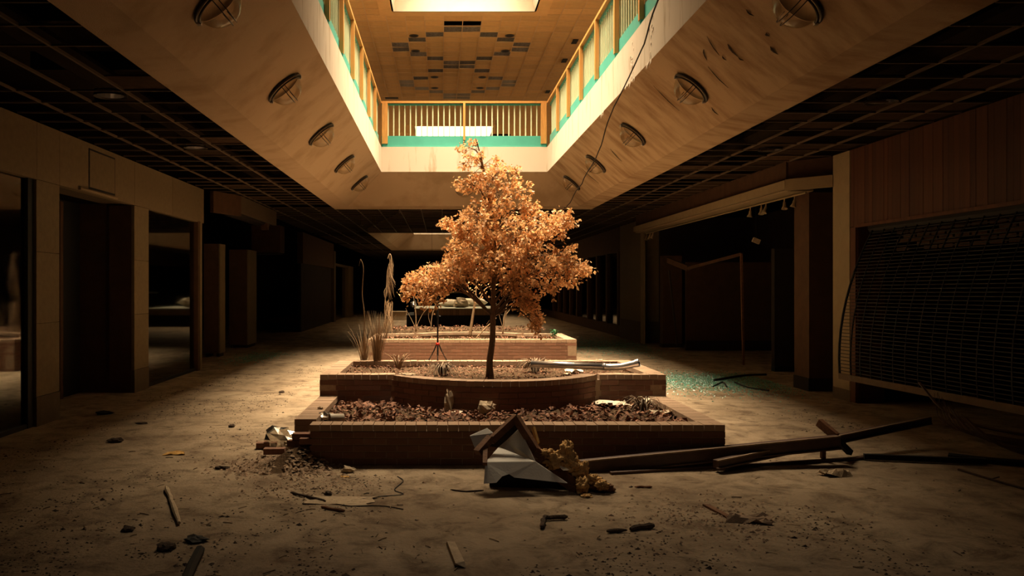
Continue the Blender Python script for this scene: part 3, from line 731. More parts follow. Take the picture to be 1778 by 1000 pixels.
# ------------------------------------------------------------------ other dead plants
def blade_clump(name, base, n, hmin, hmax, spread, droop, label, m='straw', wd=.012, up=1.0, grp=None):
    t = empty(name, base, label, 'plant', grp); b = MB(); base = Vector(base)
    for _ in range(n):
        a = R_.uniform(0, 2*PI); L = R_.uniform(hmin, hmax); lean = R_.uniform(.05 if spread < .8 else .4, 1)*spread; r0 = R_.uniform(0, .05)
        o = base+Vector((math.cos(a)*r0, math.sin(a)*r0, 0)); d = Vector((math.cos(a), math.sin(a), 0)); sd = Vector((-d.y, d.x, 0)); k = len(b.v); N = 5
        for i in range(N+1):
            u = i/N; p = o+d*lean*L*u*(.5+.5*u)+Vector((0, 0, up*L*u*(1-droop*u*u)))
            p.z = max(p.z, base.z+.005)
            w_ = wd*(1-u*.85); b.v += [tuple(p-sd*w_), tuple(p+sd*w_)]
        for i in range(N): b.f.append((k+i*2, k+i*2+1, k+i*2+3, k+i*2+2))
    tag(b.build('blades', M[m], t), kind='stuff')
    MB().tube([base-Vector((0, 0, .02)), base+Vector((0, 0, hmin*.35))], [.03, .012], 6).build('crown', M['bark'], t)
    return t
zs = .53
blade_clump('dry_grass', G(655, 636, zs), 150, .4, .85, .38, .12, 'tall dry grass tuft at the left end of the raised planter', wd=.006)
blade_clump('dry_grass', G(632, 634, zs), 70, .3, .65, .6, .15, 'dry leaning grass tuft at the far left corner of the raised planter', wd=.006)
blade_clump('dry_grass', G(692, 640, zs), 60, .2, .35, .9, .4, 'low flattened dry grass tuft right of the tall tuft', wd=.006)
blade_clump('dead_yucca', G(768, 650, zs), 90, .24, .36, .85, .95, 'dead drooping leaf rosette left of the tree trunk, below the stand', m='yucca', wd=.010)
blade_clump('dead_yucca', G(930, 645, zs), 120, .26, .42, .9, .95, 'dead drooping leaf rosette beside the end of the silver pipe', m='yucca', wd=.010)
blade_clump('dead_yucca', G(1118, 716, .28), 40, .22, .42, 1.0, .9, 'dead curled strap leaves in the right end of the front bed', m='yucca', wd=.012)
t = empty('dead_stalk', G(634, 634, zs), 'single bare tall stalk rising from the left end of the raised planter', 'plant')
Yk = G(634, 634, zs).y
MB().tube(curve([P(634, 634, Yk), P(632, 590, Yk), P(633, 550, Yk), P(629, 510, Yk), P(631, 465, Yk), P(626, 450, Yk)], 4), [.012-.008*i/20 for i in range(21)], 5).build('stem', M['twig'], t, True)
MB().tube([P(626, 450, Yk), P(623, 462, Yk)], [.005, .002], 4).build('tip', M['twig'], t)
# drooping palm-like stalk in the far planter
Yp = 16.9; t = empty('dead_frond', P(676, 591, Yp), 'tall stalk with a hanging brown seed head left of the far planter', 'plant')
MB().tube(curve([P(672, 590, Yp), P(668, 540, Yp), P(671, 500, Yp), P(673, 470, Yp), P(679, 450, Yp), P(677, 441, Yp), P(673, 450, Yp)], 4), .012, 5).build('stem', M['twig'], t, True)
b = MB()
for _ in range(60):
    ay = R_.uniform(444, 496); ax_ = 678-5*max(0, (ay-450)/46)+R_.uniform(-2, 2)
    a = P(ax_, ay, Yp+R_.uniform(-.03, .03)); e = P(ax_+R_.uniform(-5, 11)*(.3+(ay-440)/50), ay+R_.uniform(18, 34), Yp+R_.uniform(-.1, .1))
    b.tube([a, a.lerp(e, .5)+Vector((R_.gauss(0, .02), 0, 0)), e], [.004, .004, .0015], 3, False)
tag(b.build('seed_head', M['straw'], t), kind='stuff')
b = MB()
for _ in range(34):
    a = P(R_.uniform(668, 682), R_.uniform(520, 545), Yp+R_.uniform(-.05, .05)); e = P(R_.uniform(662, 688), R_.uniform(565, 588), Yp+R_.uniform(-.15, .15))
    b.tube([a, a.lerp(e, .4)+Vector((0, 0, .02)), e], [.008, .007, .002], 3, False)
tag(b.build('dead_leaves', M['straw'], t), kind='stuff')
# bare sapling and shrubs in the far planter
def sapling(label, base, limbs, leafn, r0=.035, nm='bare_sapling'):
    t = empty(nm, base, label, 'tree'); L = MB()
    for i, lm in enumerate(limbs):
        pts = curve(lm, 4); r = r0 if i == 0 else r0*.45
        MB().tube(pts, [r*(1-.75*k/(len(pts)-1)) for k in range(len(pts))], 5).build('trunk' if i == 0 else 'branch', M['twig'], t, True)
        for _ in range(leafn):
            p = pts[R_.randint(len(pts)//2, len(pts)-1)]+Vector((R_.gauss(0, .12), R_.gauss(0, .12), R_.gauss(0, .12)))
            L.leaf(p, R_.uniform(.04, .07), Vector((R_.gauss(0, 1), R_.gauss(0, 1), R_.gauss(-.5, 1))), Vector((R_.gauss(0, 1), R_.gauss(0, 1), 1)), .2, .6)
    if leafn: tag(L.build('leaves', M['leaf'], t), kind='stuff')
Ys = 17.4
sapling('bare forked sapling in the far planter left of the golden trunk', P(816, 584, Ys), [[P(816, 585, Ys), P(820, 555, Ys), P(824, 528, Ys), P(827, 500, Ys), P(826, 478, Ys)], [P(822, 535, Ys), P(835, 515, Ys), P(845, 500, Ys), P(870, 492, Ys)], [P(824, 525, Ys), P(814, 500, Ys), P(806, 485, Ys)]], 26)
sapling('thin bare multi-stemmed shrub right of the golden trunk in far planter', P(873, 580, 17.8), [[P(873, 580, 17.8), P(876, 550, 17.8), P(884, 515, 17.8)], [P(874, 572, 17.8), P(866, 545, 17.8), P(860, 520, 17.8)], [P(876, 550, 17.8), P(890, 530, 17.8), P(896, 512, 17.8)], [P(874, 560, 17.8), P(880, 540, 17.8), P(874, 505, 17.8)]], 0, .018, 'bare_shrub')
sapling('thin bare shrub behind the stand at left of far planter', P(722, 574, 18), [[P(722, 576, 18), P(722, 545, 18), P(718, 515, 18)], [P(722, 570, 18), P(734, 545, 18), P(748, 530, 18)], [P(724, 574, 18), P(712, 550, 18), P(704, 535, 18)]], 0, .016, 'bare_shrub')
sapling('thin bare shrub between the stand and the forked sapling', P(748, 572, 18), [[P(748, 574, 18), P(750, 550, 18), P(756, 528, 18)], [P(749, 566, 18), P(744, 550, 18), P(746, 535, 18)]], 0, .014, 'bare_shrub')
t = empty('fallen_branch', P(826, 582, 16.9), 'pale fallen branch slanting across the far planter', 'branch')
MB().tube(curve([P(822, 592, 16.9), P(845, 568, 16.9), P(862, 552, 16.9)], 4), [.012]*8+[.006], 5).build('limb', M['twig'], t); MB().tube([P(845, 563, 16.9), P(850, 556, 16.7)], [.006, .003], 4).build('twig', M['twig'], t)
# small green plant
t = empty('small_green_plant', P(962, 584, 16.6), 'small green sprout at the right end of the far planter', 'plant'); b = MB()
c = P(962, 585, 16.6)
for _ in range(40): b.leaf(c+Vector((R_.gauss(0, .03), R_.gauss(0, .03), R_.uniform(0, .12))), .06, Vector((R_.gauss(0, 1), R_.gauss(0, 1), R_.uniform(0, 1))), Vector((0, 0, 1)), .2, .7)
tag(b.build('leaves', M['green'], t), kind='stuff'); MB().tube([c-Vector((0, 0, .05)), c+Vector((0, 0, .12))], .006, 5).build('stem', M['green'], t)

# ------------------------------------------------------------------ stand on the rear coping
Yt = 11.58; t = empty('light_stand', P(760, 622, Yt), 'thin black stand with red hub on the rear coping of the raised planter', 'stand')
zb = ZHI; hub = P(760, 597, Yt)
MB().tube([P(760, 618, Yt), P(760, 470, Yt)], .0115, 8).build('pole', M['black'], t); MB().lathe([(.014, 0), (.024, .008), (.024, .03), (.014, .038)], hub-Vector((0, 0, .02)), n=14).build('hub', M['red'], t)
for a in (0, PI, PI*1.5):
    e = Vector((hub.x+.12*math.cos(a), hub.y+.07*math.sin(a), zb+.004)); l = MB().tube([hub+Vector((.015*math.cos(a), .015*math.sin(a), -.005)), hub.lerp(e, .45)], .009, 6).tube([hub.lerp(e, .42), e], .0065, 6).build('leg', M['black'], t)
    MB().tube([e, e+(hub-e)*.08], .010, 6).build('rubber_foot', M['black'], l)
MB().box(hub.x-.035, hub.x+.035, Yt-.03, Yt+.03, P(0, 470, Yt).z, P(0, 456, Yt).z).build('head', M['black'], t)
MB().tube([P(760, 552, Yt), P(760, 546, Yt)], .017, 8).build('collar', M['black'], t); MB().tube([P(760, 549, Yt), P(765, 549, Yt)], .006, 6).build('knob', M['black'], t)

# ------------------------------------------------------------------ silver pipe
a = Vector((P(918, 631, 10.35).x, 10.35, .63)); b_ = P(1060, 637, 10.15); c = P(1107, 630, 9.95)
t = empty('downspout_pipe', b_, 'shiny silver downspout pipe with bent end lying across the raised planter', 'pipe')
a = P(922, 632, 10.3); b_ = P(1052, 637, 10.1); c = P(1108, 630, 9.95)
MB().tube([a, b_], .040, 20).build('straight_section', M['galv'], t, True)
d = (b_-a).normalized()
MB().tube([b_-d*.03, b_], .044, 20).build('coupling', M['galv'], t, True)
e = MB(); pts = curve([b_-d*.02, b_+d*.06, b_.lerp(c, .5)+Vector((0, 0, -.02)), c], 5); e.tube(pts, .04, 18, False).build('elbow', M['galv'], t, True)
MB().tube([c+(c-pts[-2]).normalized()*(-.03), c+(c-pts[-2]).normalized()*.012], .046, 18, False).build('collar', M['galv'], t, True)
MB().lathe([(.001, 0), (.039, 0), (.039, .003), (.001, .003)], c, (c-pts[-2]), 16).build('dark_inside', M['black'], t)

# ------------------------------------------------------------------ scraps in the beds
def crumple(name, c, r, m, label, cat, flat=.5, seed=0, origin=None):
    b = MB(); N = 12; c = Vector(c)
    for j in range(7):
        for i in range(N):
            th = PI*j/6; ph = 2*PI*i/N; v = Vector((math.sin(th)*math.cos(ph), math.sin(th)*math.sin(ph), math.cos(th)))
            q = 1+.75*noise.noise(v*2.3+Vector((seed*7.1, 0, 0))); b.v.append((c.x+v.x*r[0]*q, c.y+v.y*r[1]*q, max(c.z+v.z*r[2]*q*flat+r[2]*flat*.8, c.z)))
    for j in range(6):
        for i in range(N): i2 = (i+1) % N; b.f.append((j*N+i, j*N+i2, (j+1)*N+i2, (j+1)*N+i))
    return tag(b.build(name, M[m], origin=c), label, cat)
def sheetlet(name, c, sx, sy, m, label, cat, rot=0.0, seed=0, lift=.02):
    b = MB(); c = Vector(c); n = 6; mt = Matrix.Rotation(rot, 3, 'Z')
    for j in range(n+1):
        for i in range(n+1):
            u = i/n-.5; v = j/n-.5; e = 1+.35*nz(u*3+seed, v*3+seed*2)
            p = mt @ Vector((u*sx*e, v*sy*e, 0)); b.v.append((c.x+p.x, c.y+p.y, c.z+lift*(.5+nz(u*5+seed*3, v*5, 1))))
    for j in range(n):
        for i in range(n): k = j*(n+1)+i; b.f.append((k, k+1, k+n+2, k+n+1))
    o = b.build(name, M[m], origin=c); sm = o.modifiers.new('s', 'SOLIDIFY'); sm.thickness = .004
    return tag(o, label, cat)
sheetlet('paper_scrap', G(1062, 703, .30), .34, .28, 'paper', 'long pale torn paper scrap on the leaves at right of the front bed', 'paper', .1, 1, .05)
sheetlet('paper_scrap', G(1128, 697, .31), .16, .2, 'paper', 'pale scrap by the right rim of the front bed', 'paper', .5, 2, .06)
sheetlet('paper_scrap', G(1150, 718, .30), .26, .12, 'paper', 'flat pale scrap in the right corner of the front bed', 'paper', -.3, 3, .04)
sheetlet('paper_scrap', G(1000, 645, .545), .2, .22, 'paper', 'white torn scrap beside the silver pipe', 'paper', .2, 4, .03)
sheetlet('paper_scrap', G(986, 652, .545), .1, .1, 'paper', 'small white flake in front of the torn scrap by the pipe', 'paper', .2, 5, .03)
sheetlet('paper_scrap', G(1040, 625, .61), .08, .05, 'paper', 'tiny white flake on the rear coping above the pipe', 'paper', 0, 6, .01)
sheetlet('broken_tile_piece', G(708, 650, .606), .12, .2, 'pale', 'pale triangular slab on the left of the rounded coping', 'debris', .6, 7, .015)
crumple('dead_leaf_bundle', G(779, 716, .27), (.05, .04, .13), 'pale', 'upright dried curled leaf against the rounded wall', 'leaf', 1.0, 3)
crumple('dark_rag', G(797, 712, .28), (.065, .05, .08), 'debris', 'dark crumpled rag right of the upright curled leaf', 'debris', 1.0, 5)
crumple('crumpled_leaf', G(845, 718, .28), (.10, .06, .085), 'pale', 'large grey crumpled leaf in the middle of the front bed', 'leaf', .8, 8)
crumple('crumpled_leaf', G(797, 719, .28), (.09, .04, .03), 'paper', 'flat pale curled leaf below the dark rag', 'leaf', .6, 11)
t = empty('paper_cup', G(585, 728, .30), 'grey cup lying on its side at the left end of the front bed', 'cup'); c0 = G(585, 726, .33)
ax = Vector((1, .35, .05)); MB().lathe([(.052, -.07), (.035, .07), (.001, .07), (.001, .066), (.033, .066), (.049, -.07)], c0, ax, 16).build('body', M['cup'], t, True); MB().lathe([(.049, -.072), (.056, -.072), (.056, -.064), (.049, -.064)], c0, ax, 16).build('rim', M['cup'], t, True)
crumple('plastic_wrap', G(562, 728, .30), (.10, .07, .05), 'plastic', 'crumpled clear plastic left of the grey cup', 'plastic', .8, 15)
crumple('stone_chip', G(556, 710, ZLO), (.025, .02, .016), 'pale', 'small pale stone on the left coping of the front bed', 'stone', .9, 16)
for i, (px, py, z) in enumerate([(1030, 700, .29), (640, 660, .53), (700, 652, .55)]): pass

# ------------------------------------------------------------------ rubble at the broken corner
hp = MB()
for _ in range(1500):
    u = R_.gauss(0, 1); v = R_.gauss(0, 1); x = -1.36+u*.22-(.1 if u < 0 else 0); y = 7.66+v*.2
    if y > 7.7 and x > -1.2: continue
    h = .16*math.exp(-((x+1.27)**2/.05+(y-7.76)**2/.06)); hp.chip((x, y, R_.uniform(0, 1)*h), R_.uniform(.008, .035))
b = MB(); n = 26
for j in range(n+1):
    for i in range(n+1):
        x = -1.75+.75*i/n; y = 7.35+.6*j/n; e = math.sin(PI*i/n)*math.sin(PI*j/n)
        b.v.append((x, y, -.005+e*(.17*math.exp(-((x+1.25)**2/.05+(y-7.8)**2/.05))+.025+.03*nz(x*14, y*14))))
for j in range(n):
    for i in range(n): k = j*(n+1)+i; b.f.append((k, k+1, k+n+2, k+n+1))
t = empty('rubble_heap', (-1.35, 7.65, 0), 'heap of earth and mortar crumbs at the broken planter corner', 'rubble'); b.build('earth', M['soil'], t, True); tag(hp.build('crumbs', M['mortar'], t), kind='stuff')
def loose_brick(c, rz, label, tilt=0.0):
    o = MB().obox((0, 0, 0), (.195, .09, .055), None, .05).build('loose_brick', M['brick']); o.location = c; o.rotation_euler = (tilt, 0, rz)
    return tag(o, label, 'brick', 'bricks fallen from the planter corner')
loose_brick(G(477, 793, .0)+Vector((0, 0, .055)), .05, 'loose red-brown brick on top of the rubble in front of the plastic bag')
loose_brick(G(463, 779, .0)+Vector((0, 0, .035)), .12, 'loose dark brick lying left of the plastic bag')
loose_brick(Vector((-1.25, 7.85, .24)), .02, 'dislodged pale-edged brick left on the broken planter corner', .04)
loose_brick(Vector((-1.30, 7.87, .17)), -.2, 'dark dislodged brick under the broken coping')
crumple('plastic_bag', G(487, 777, 0), (.16, .12, .14), 'plastic', 'crumpled translucent plastic bag left of the broken planter corner', 'bag', .8, 21)
crumple('white_lump', G(500, 782, .02), (.07, .06, .06), 'pale', 'pale rounded lump beside the plastic bag', 'debris', .8, 22)

# ------------------------------------------------------------------ bent duct piece with insulation
t = empty('bent_duct_panel', G(905, 850), 'bent grey sheet metal duct with rusty frame lying before the planter', 'duct')
A = P(902, 744, 6.98); B = P(930, 802, 6.72); C_ = P(843, 803, 6.68); E = P(866, 777, 7.05); Fq = P(985, 839, 6.64); Gq = P(840, 840, 6.58); Gm = P(862, 838, 6.585); Gn = P(872, 827, 6.62); Go = P(884, 823, 6.64); Gp = P(893, 829, 6.63)
th = Vector((0, .006, .004))
MB().poly([A, P(880, 765, 7.06), E, P(895, 786, 6.98), B], th).build('upper_fold', M['sheet'], t)
MB().poly([E, C_, B], th).build('crease_fold', M['sheet'], t)
MB().poly([C_, Gq, Gm, Gn], th).poly([C_, Gn, Go, B], th).poly([B, Go, Gp, Fq], th).build('front_flange', M['sheet'], t)
MB().poly([P(816, 757, 6.9), P(826, 782, 6.85), P(856, 752, 6.95), P(846, 744, 6.98)], th).build('side_flap', M['sheet'], t)
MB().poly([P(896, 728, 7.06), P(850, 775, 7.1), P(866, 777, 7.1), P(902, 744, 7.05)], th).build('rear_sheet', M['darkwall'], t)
def plank(p1, p2, w_, h_, nm='frame_bar', m='rust'):
    return MB().beam(p1, p2, w_, h_).build(nm, M[m], t)
plank(P(897, 724, 7.0), P(852, 766, 6.9), .05, .055); plank(P(852, 760, 6.9), P(829, 786, 6.8), .06, .05)
plank(P(895, 724, 6.98), P(934, 786, 6.84), .045, .06); plank(P(930, 782, 6.84), P(1005, 845, 6.75), .05, .07)
plank(P(938, 806, 6.85), P(1000, 853, 6.72), .04, .05); plank(P(926, 742, 7.0), P(934, 770, 6.92), .02, .035, 'broken_splinter', 'ochre')
plank(P(843, 775, 6.85), P(842, 806, 6.66), .035, .03)
MB().poly([P(965, 805, 6.74), P(990, 816, 6.72), P(978, 817, 6.7)], (0, .01, .0)).build('paper_facing', M['paper'], t)
MB().poly([P(930, 803, 6.85), P(1010, 853, 6.8), P(900, 850, 6.95), P(850, 845, 6.9), P(850, 806, 6.9)], (0, .02, 0)).build('underside_shade', M['black'], t)  # black sheet standing in for the shadow beneath the duct
def lump(name, blobs_, m, parent, seed=0):
    b = MB()
    for bi, (c, r) in enumerate(blobs_):
        N = 30; o = len(b.v)
        for j in range(21):
            for i in range(N):
                th_ = PI*j/20; ph = 2*PI*i/N; v = Vector((math.sin(th_)*math.cos(ph), math.sin(th_)*math.sin(ph), math.cos(th_))); s_ = Vector((seed+bi*3.7, 0, 0))
                q = 1+.6*noise.noise(v*1.8+s_)+.5*noise.noise(v*4.5+s_)+.42*abs(noise.noise(v*9+s_))+.25*noise.noise(v*17+s_)
                b.v.append((c.x+v.x*r[0]*q, c.y+v.y*r[1]*q, max(.004, c.z+v.z*r[2]*q)))
        for j in range(20):
            for i in range(N): i2 = (i+1) % N; b.f.append((o+j*N+i, o+j*N+i2, o+(j+1)*N+i2, o+(j+1)*N+i))
    return b.build(name, M[m], parent, True)
lump('insulation', [(P(962, 800, 6.8), (.075, .06, .05)), (P(985, 790, 6.85), (.05, .06, .085)), (P(992, 808, 6.82), (.07, .06, .06)), (P(1003, 820, 6.8), (.06, .05, .06)), (P(1015, 816, 6.78), (.03, .03, .06)), (P(950, 788, 6.82), (.05, .04, .03)),
     (P(1025, 832, 6.75), (.06, .05, .035)), (P(1045, 842, 6.7), (.05, .05, .03)), (P(1010, 845, 6.68), (.04, .05, .06)), (P(1018, 862, 6.56), (.035, .03, .015))], 'insul', t, 3)
lump('charred_lining', [(P(1030, 843, 6.76), (.09, .05, .035)), (P(1056, 848, 6.72), (.04, .04, .03))], 'rust', t, 9)

# ------------------------------------------------------------------ long beams on the right
def beam_obj(name, a, b_, w_, h_, label, lip=True, m='beam'):
    t = empty(name, a, label, 'beam', 'fallen metal beams'); MB().beam(a, b_, w_, h_).build('web', M[m], t)
    if lip:
        d = Vector((0, -w_/2-.003, h_/2)); MB().beam(Vector(a)+d, Vector(b_)+d, .02, .012).build('upper_flange', M['beaml'], t)
        d = Vector((0, -w_/2-.012, -h_/2+.006)); MB().beam(Vector(a)+d, Vector(b_)+d, .03, .012).build('lower_flange', M['beam'], t)
    return t
beam_obj('fallen_beam', P(1008, 811, 7.47), P(1455, 767, 7.78), .09, .115, 'deep dark red beam running right from the bent duct along the planter')
beam_obj('fallen_beam', P(1243, 806, 7.42), P(1612, 729, 8.7), .07, .07, 'long dark beam crossing in front and rising toward the fallen grille')
beam_obj('thin_rail', G(1060, 824)+Vector((0, 0, .012)), G(1500, 798)+Vector((0, 0, .015)), .035, .022, 'thin rail flat on the floor below the two long beams', False)
beam_obj('fallen_beam', G(1500, 799)+Vector((0, 0, .035)), G(1712, 808)+Vector((0, 0, .035)), .05, .05, 'short straight black bar on the floor at far right', False, 'black')
t = empty('crosspiece', G(1440, 800), 'angled wooden crosspiece propping up the end of the deep beam', 'beam')
MB().beam(P(1422, 733, 8.02), P(1452, 758, 7.86), .05, .07).build('arm', M['rust'], t); MB().beam(P(1429, 770, 7.86), P(1429, 796, 7.9), .035, .045).build('leg', M['rust'], t); MB().beam(P(1452, 762, 7.9), P(1476, 786, 8.0), .05, .05).build('foot', M['black'], t)
t = empty('cane', G(1700, 815), 'thin dark stick lying on the floor in the right corner', 'stick'); MB().tube(curve([G(1664, 815, .01), G(1720, 832, .01), G(1790, 852, .01)], 4), .010, 5).build('stem', M['debris'], t); MB().tube([G(1720, 832, .01), G(1735, 828, .02)], .006, 4).build('twig', M['debris'], t)
# fallen curtain of wires
t = empty('fallen_grille', (4.9, 7.7, 0), 'collapsed heap of curved dark grille rods in the lower right corner', 'grille')
b = MB()
for i in range(30):
    u = i/29; y = 8.8-u*.9
    a = Vector((5.12-.12*u+R_.gauss(0, .02), y+.15, .50-.25*u)); m1 = Vector((5.0+.15*u, y-.2, .24-.12*u+R_.gauss(0, .01))); m2 = Vector((5.4+.2*u, y-.6, .16-.10*u)); e = Vector((6.2, y-1.3+R_.gauss(0, .05), .10-.05*u))
    b.tube(curve([a, m1, m2, e], 4), .004, 4, False)
tag(b.build('rods', M['beam'], t), kind='stuff')
for y0 in (0, 1): MB().tube(curve([(4.98, 9.0-y0*.8, .6-.25*y0), (5.1, 8.6-y0*.75, .3-.15*y0), (5.5, 8.1-y0*.7, .2-.12*y0), (6.1, 7.6-y0*.7, .16-.1*y0)], 5), .014, 5).build('edge_chain', M['beam'], t)
MB().tube(curve([(4.7, 8.0, .03), (5.0, 7.75, .03), (5.6, 7.45, .03)], 4), .03, 6).build('bottom_bar', M['black'], t)

# ------------------------------------------------------------------ rolling grille (right shop)
t = empty('rolling_grille', (5.3, 9.5, .45), 'bulging torn rolling security grille hanging out of the wood-panelled shopfront', 'grille')
def gcur(u, y):   # u 0 top .. 1 bottom
    X = 5.80-.60*(1-(1-u)**1.9); Z = 2.36-(2.36-.46)*u
    return Vector((X, y, Z + (.06*u*(11.3-y)/3.6)))
b = MB(); yl = 11.45; yr = 6.2
for i in range(44):
    u = i/43; y0 = 11.6-.33*u; b.tube([gcur(u, y0), gcur(u, 9.5), gcur(u, yr)], .0065, 4, False)
tag(b.build('rods', M['black'], t), kind='stuff')
for k in range(20):
    y = 11.55-k*.26
    if k == 0: pts = [gcur(i/10, 11.6-.33*i/10) for i in range(11)]
    else: pts = [gcur(i/10, y-.33*i/10) for i in range(11)]
    MB().tube(pts, .017 if k == 0 else .012, 5).build('link_chain', M['black'], t)
MB().beam(gcur(1, 11.27)-Vector((0, 0, .03)), gcur(1, 6.2)-Vector((0, 0, .03)), .035, .075).build('bottom_bar', mat('dusty_bar', (.15, .10, .06), .7, .3, 9, .1), t)
MB().tube([(5.86, 11.7, 2.40), (5.86, 6, 2.40)], .09, 12).build('roller', M['black'], t)
b = MB()
for i in range(5):
    for j in range(16):
        if R_.random() < .8: y = 11.2-j*.32-(i % 2)*.16; b.box(5.98, 6.0, y-.14, y+.14, 2.33-.055*i-.05, 2.33-.055*i-.005)
tag(b.build('slat_pieces', M['brownwall'], t), kind='stuff')

# ------------------------------------------------------------------ right side architecture
def tbox(name, parent, m, *a): return MB().box(*a).build(name, M[m], parent)
col = empty('white_column', (WR+.15, 12.2, 0), 'off-white square column between the dark open shop and the wood panelling', 'column')
tbox('shaft', col, 'whitecol', WR, WR+.35, 11.95, 12.46, .16, ZC); tbox('plinth', col, 'stone_d', WR-.0, WR+.35, 11.94, 12.47, 0, .16)
wp = empty('wood_shopfront', (WR, 9, 0), 'red-brown vertical board shopfront fascia above the rolling grille', 'shopfront')
bd = unit_mesh('board_mesh', M['woodpanel'])
yy = 11.94
i = 0
while yy > 4.5:
    piece('board', bd, wp, (WR+.02+R_.uniform(0, .004), yy-.05, (2.42+ZC)/2), scale=(.03, .097, ZC-2.42)); yy -= .1; i += 1
piece('board', bd, wp, (WR+.02, 11.865, 1.21), scale=(.03, .145, 2.40)); tbox('jamb_return', wp, 'woodpanel', WR+.035, WR+.4, 11.78, 11.94, 0, 2.42)
tbox('header_backing', wp, 'darkwall', WR+.04, WR+.3, 4.5, 11.94, 2.44, ZC); tbox('trim_strip', wp, 'woodpanel', WR-.01, WR+.03, 4.5, 11.8, 2.40, 2.44)
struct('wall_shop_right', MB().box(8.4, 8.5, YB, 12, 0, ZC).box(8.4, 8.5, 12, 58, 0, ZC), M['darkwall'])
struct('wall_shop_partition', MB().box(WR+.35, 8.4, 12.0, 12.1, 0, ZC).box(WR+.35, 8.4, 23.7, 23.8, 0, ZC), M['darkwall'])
# open shop with bent fascia beam
bm2 = empty('fascia_beam', (5.2, 17, 3.1), 'long pale bent fascia beam over the dark open shopfront', 'beam')
zz = 3.14
def fb(p1, p2, nm, m, h_, z, w_=.06): MB().beam((p1[0], p1[1], z), (p2[0], p2[1], z), w_, h_).build(nm, M[m], bm2)
pA = (5.66, 12.46); pB = (5.19, 13.0); pC = (5.19, 23.2)
fb(pA, pB, 'pale_band', 'whitecol', .17, 3.12); fb((5.19, 12.98), pC, 'pale_band', 'whitecol', .13, 3.13)
fb((5.72, 12.6), (5.28, 13.1), 'bulkhead', 'brownwall', .32, 3.33); fb((5.26, 13.1), (5.26, 23.2), 'bulkhead', 'brownwall', .32, 3.33)
MB().box(5.22, 5.6, 13.0, 23.2, 3.03, 3.06).build('soffit_board', M['whitecol'], bm2)
MB().tube([(5.45, 12.9, 3.0), (5.45, 23, 3.0)], .015, 5).build('light_track', M['whitecol'], bm2)
for i, (px, py) in enumerate([(1303, 352), (1322, 352), (1330, 352), (1362, 346), (1380, 344), (1112, 405), (1124, 402), (1134, 399)]):
    Y = min(5.45*F/(px-VX), 22.9-(px-1112)*.03 if px < 1200 else 99); c = Vector((5.45, Y, 3.0))
    lab = 'small white track spotlight under the pale beam, %s' % ['first of the left-hand cluster, tilted left', 'second of the left-hand cluster', 'third of the left-hand cluster, flared head down', 'fourth, alone', 'nearest the brown column', 'farthest one, by the far pier', 'second from the far pier', 'third from the far pier'][i]
    tt = empty('track_spotlight', c, lab, 'spotlight', 'track spotlights under the fascia beam')
    tilt = Vector((R_.uniform(-.5, .3), R_.uniform(-.3, .3), -1)).normalized()
    MB().tube([c, c+Vector((0, 0, -.07))], .012, 6).build('stem', M['whitecol'], tt); e = c+Vector((0, 0, -.07))
    MB().lathe([(.022, 0), (.025, .06), (.05, .11), (.045, .11), (.02, .06)], e, tilt, 12).build('head', M['whitecol'], tt, True)
cb = empty('brown_column', (5.85, 13.3, 0), 'wide brown plaster column inside the open shop beside the white column', 'column')
tbox('shaft', cb, 'brownwall', 5.60, 6.08, 13.15, 13.7, .2, 3.03); tbox('plinth', cb, 'darkwall', 5.59, 6.09, 13.14, 13.71, 0, .2)
# leaning door frame
lf_ = empty('collapsed_frame', G(1290, 633), 'thin reddish wooden frame post with sagging top rail in the dark shop', 'frame')
Yq = 17.6; MB().beam(P(1291, 634, Yq), P(1287, 440, Yq), .04, .05).build('post', M['rust'], lf_); MB().beam(P(1288, 441, Yq), P(1195, 466, 19.5), .05, .06).build('top_rail', M['brownwall'], lf_)
MB().beam(P(1195, 466, 19.5), P(1160, 452, 20.5), .06, .12).build('top_rail', M['brownwall'], lf_); MB().beam(P(1162, 470, 20.0), P(1176, 600, 20.0), .04, .05).build('brace', M['darkwall'], lf_)
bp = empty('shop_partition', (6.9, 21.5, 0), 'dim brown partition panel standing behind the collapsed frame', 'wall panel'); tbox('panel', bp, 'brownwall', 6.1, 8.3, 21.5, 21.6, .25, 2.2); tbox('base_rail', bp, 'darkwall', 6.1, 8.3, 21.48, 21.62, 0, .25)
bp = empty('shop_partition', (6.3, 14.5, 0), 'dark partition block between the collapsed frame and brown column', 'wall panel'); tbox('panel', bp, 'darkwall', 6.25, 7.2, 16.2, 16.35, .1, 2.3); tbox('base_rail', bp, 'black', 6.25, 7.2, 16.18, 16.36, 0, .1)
dl = empty('hanging_tile', P(1312, 418, 15.5), 'small pale fallen tile corner caught high in the dark shop', 'tile'); MB().obox(P(1313, 418, 15.5), (.13, .06, .08), Matrix.Rotation(.4, 3, 'Y')).build('fragment', M['pale'], dl); MB().tube([P(1313, 414, 15.5), P(1311, 380, 15.5)+Vector((0, 0, 1.1))], .004, 4).build('wire', M['black'], dl)
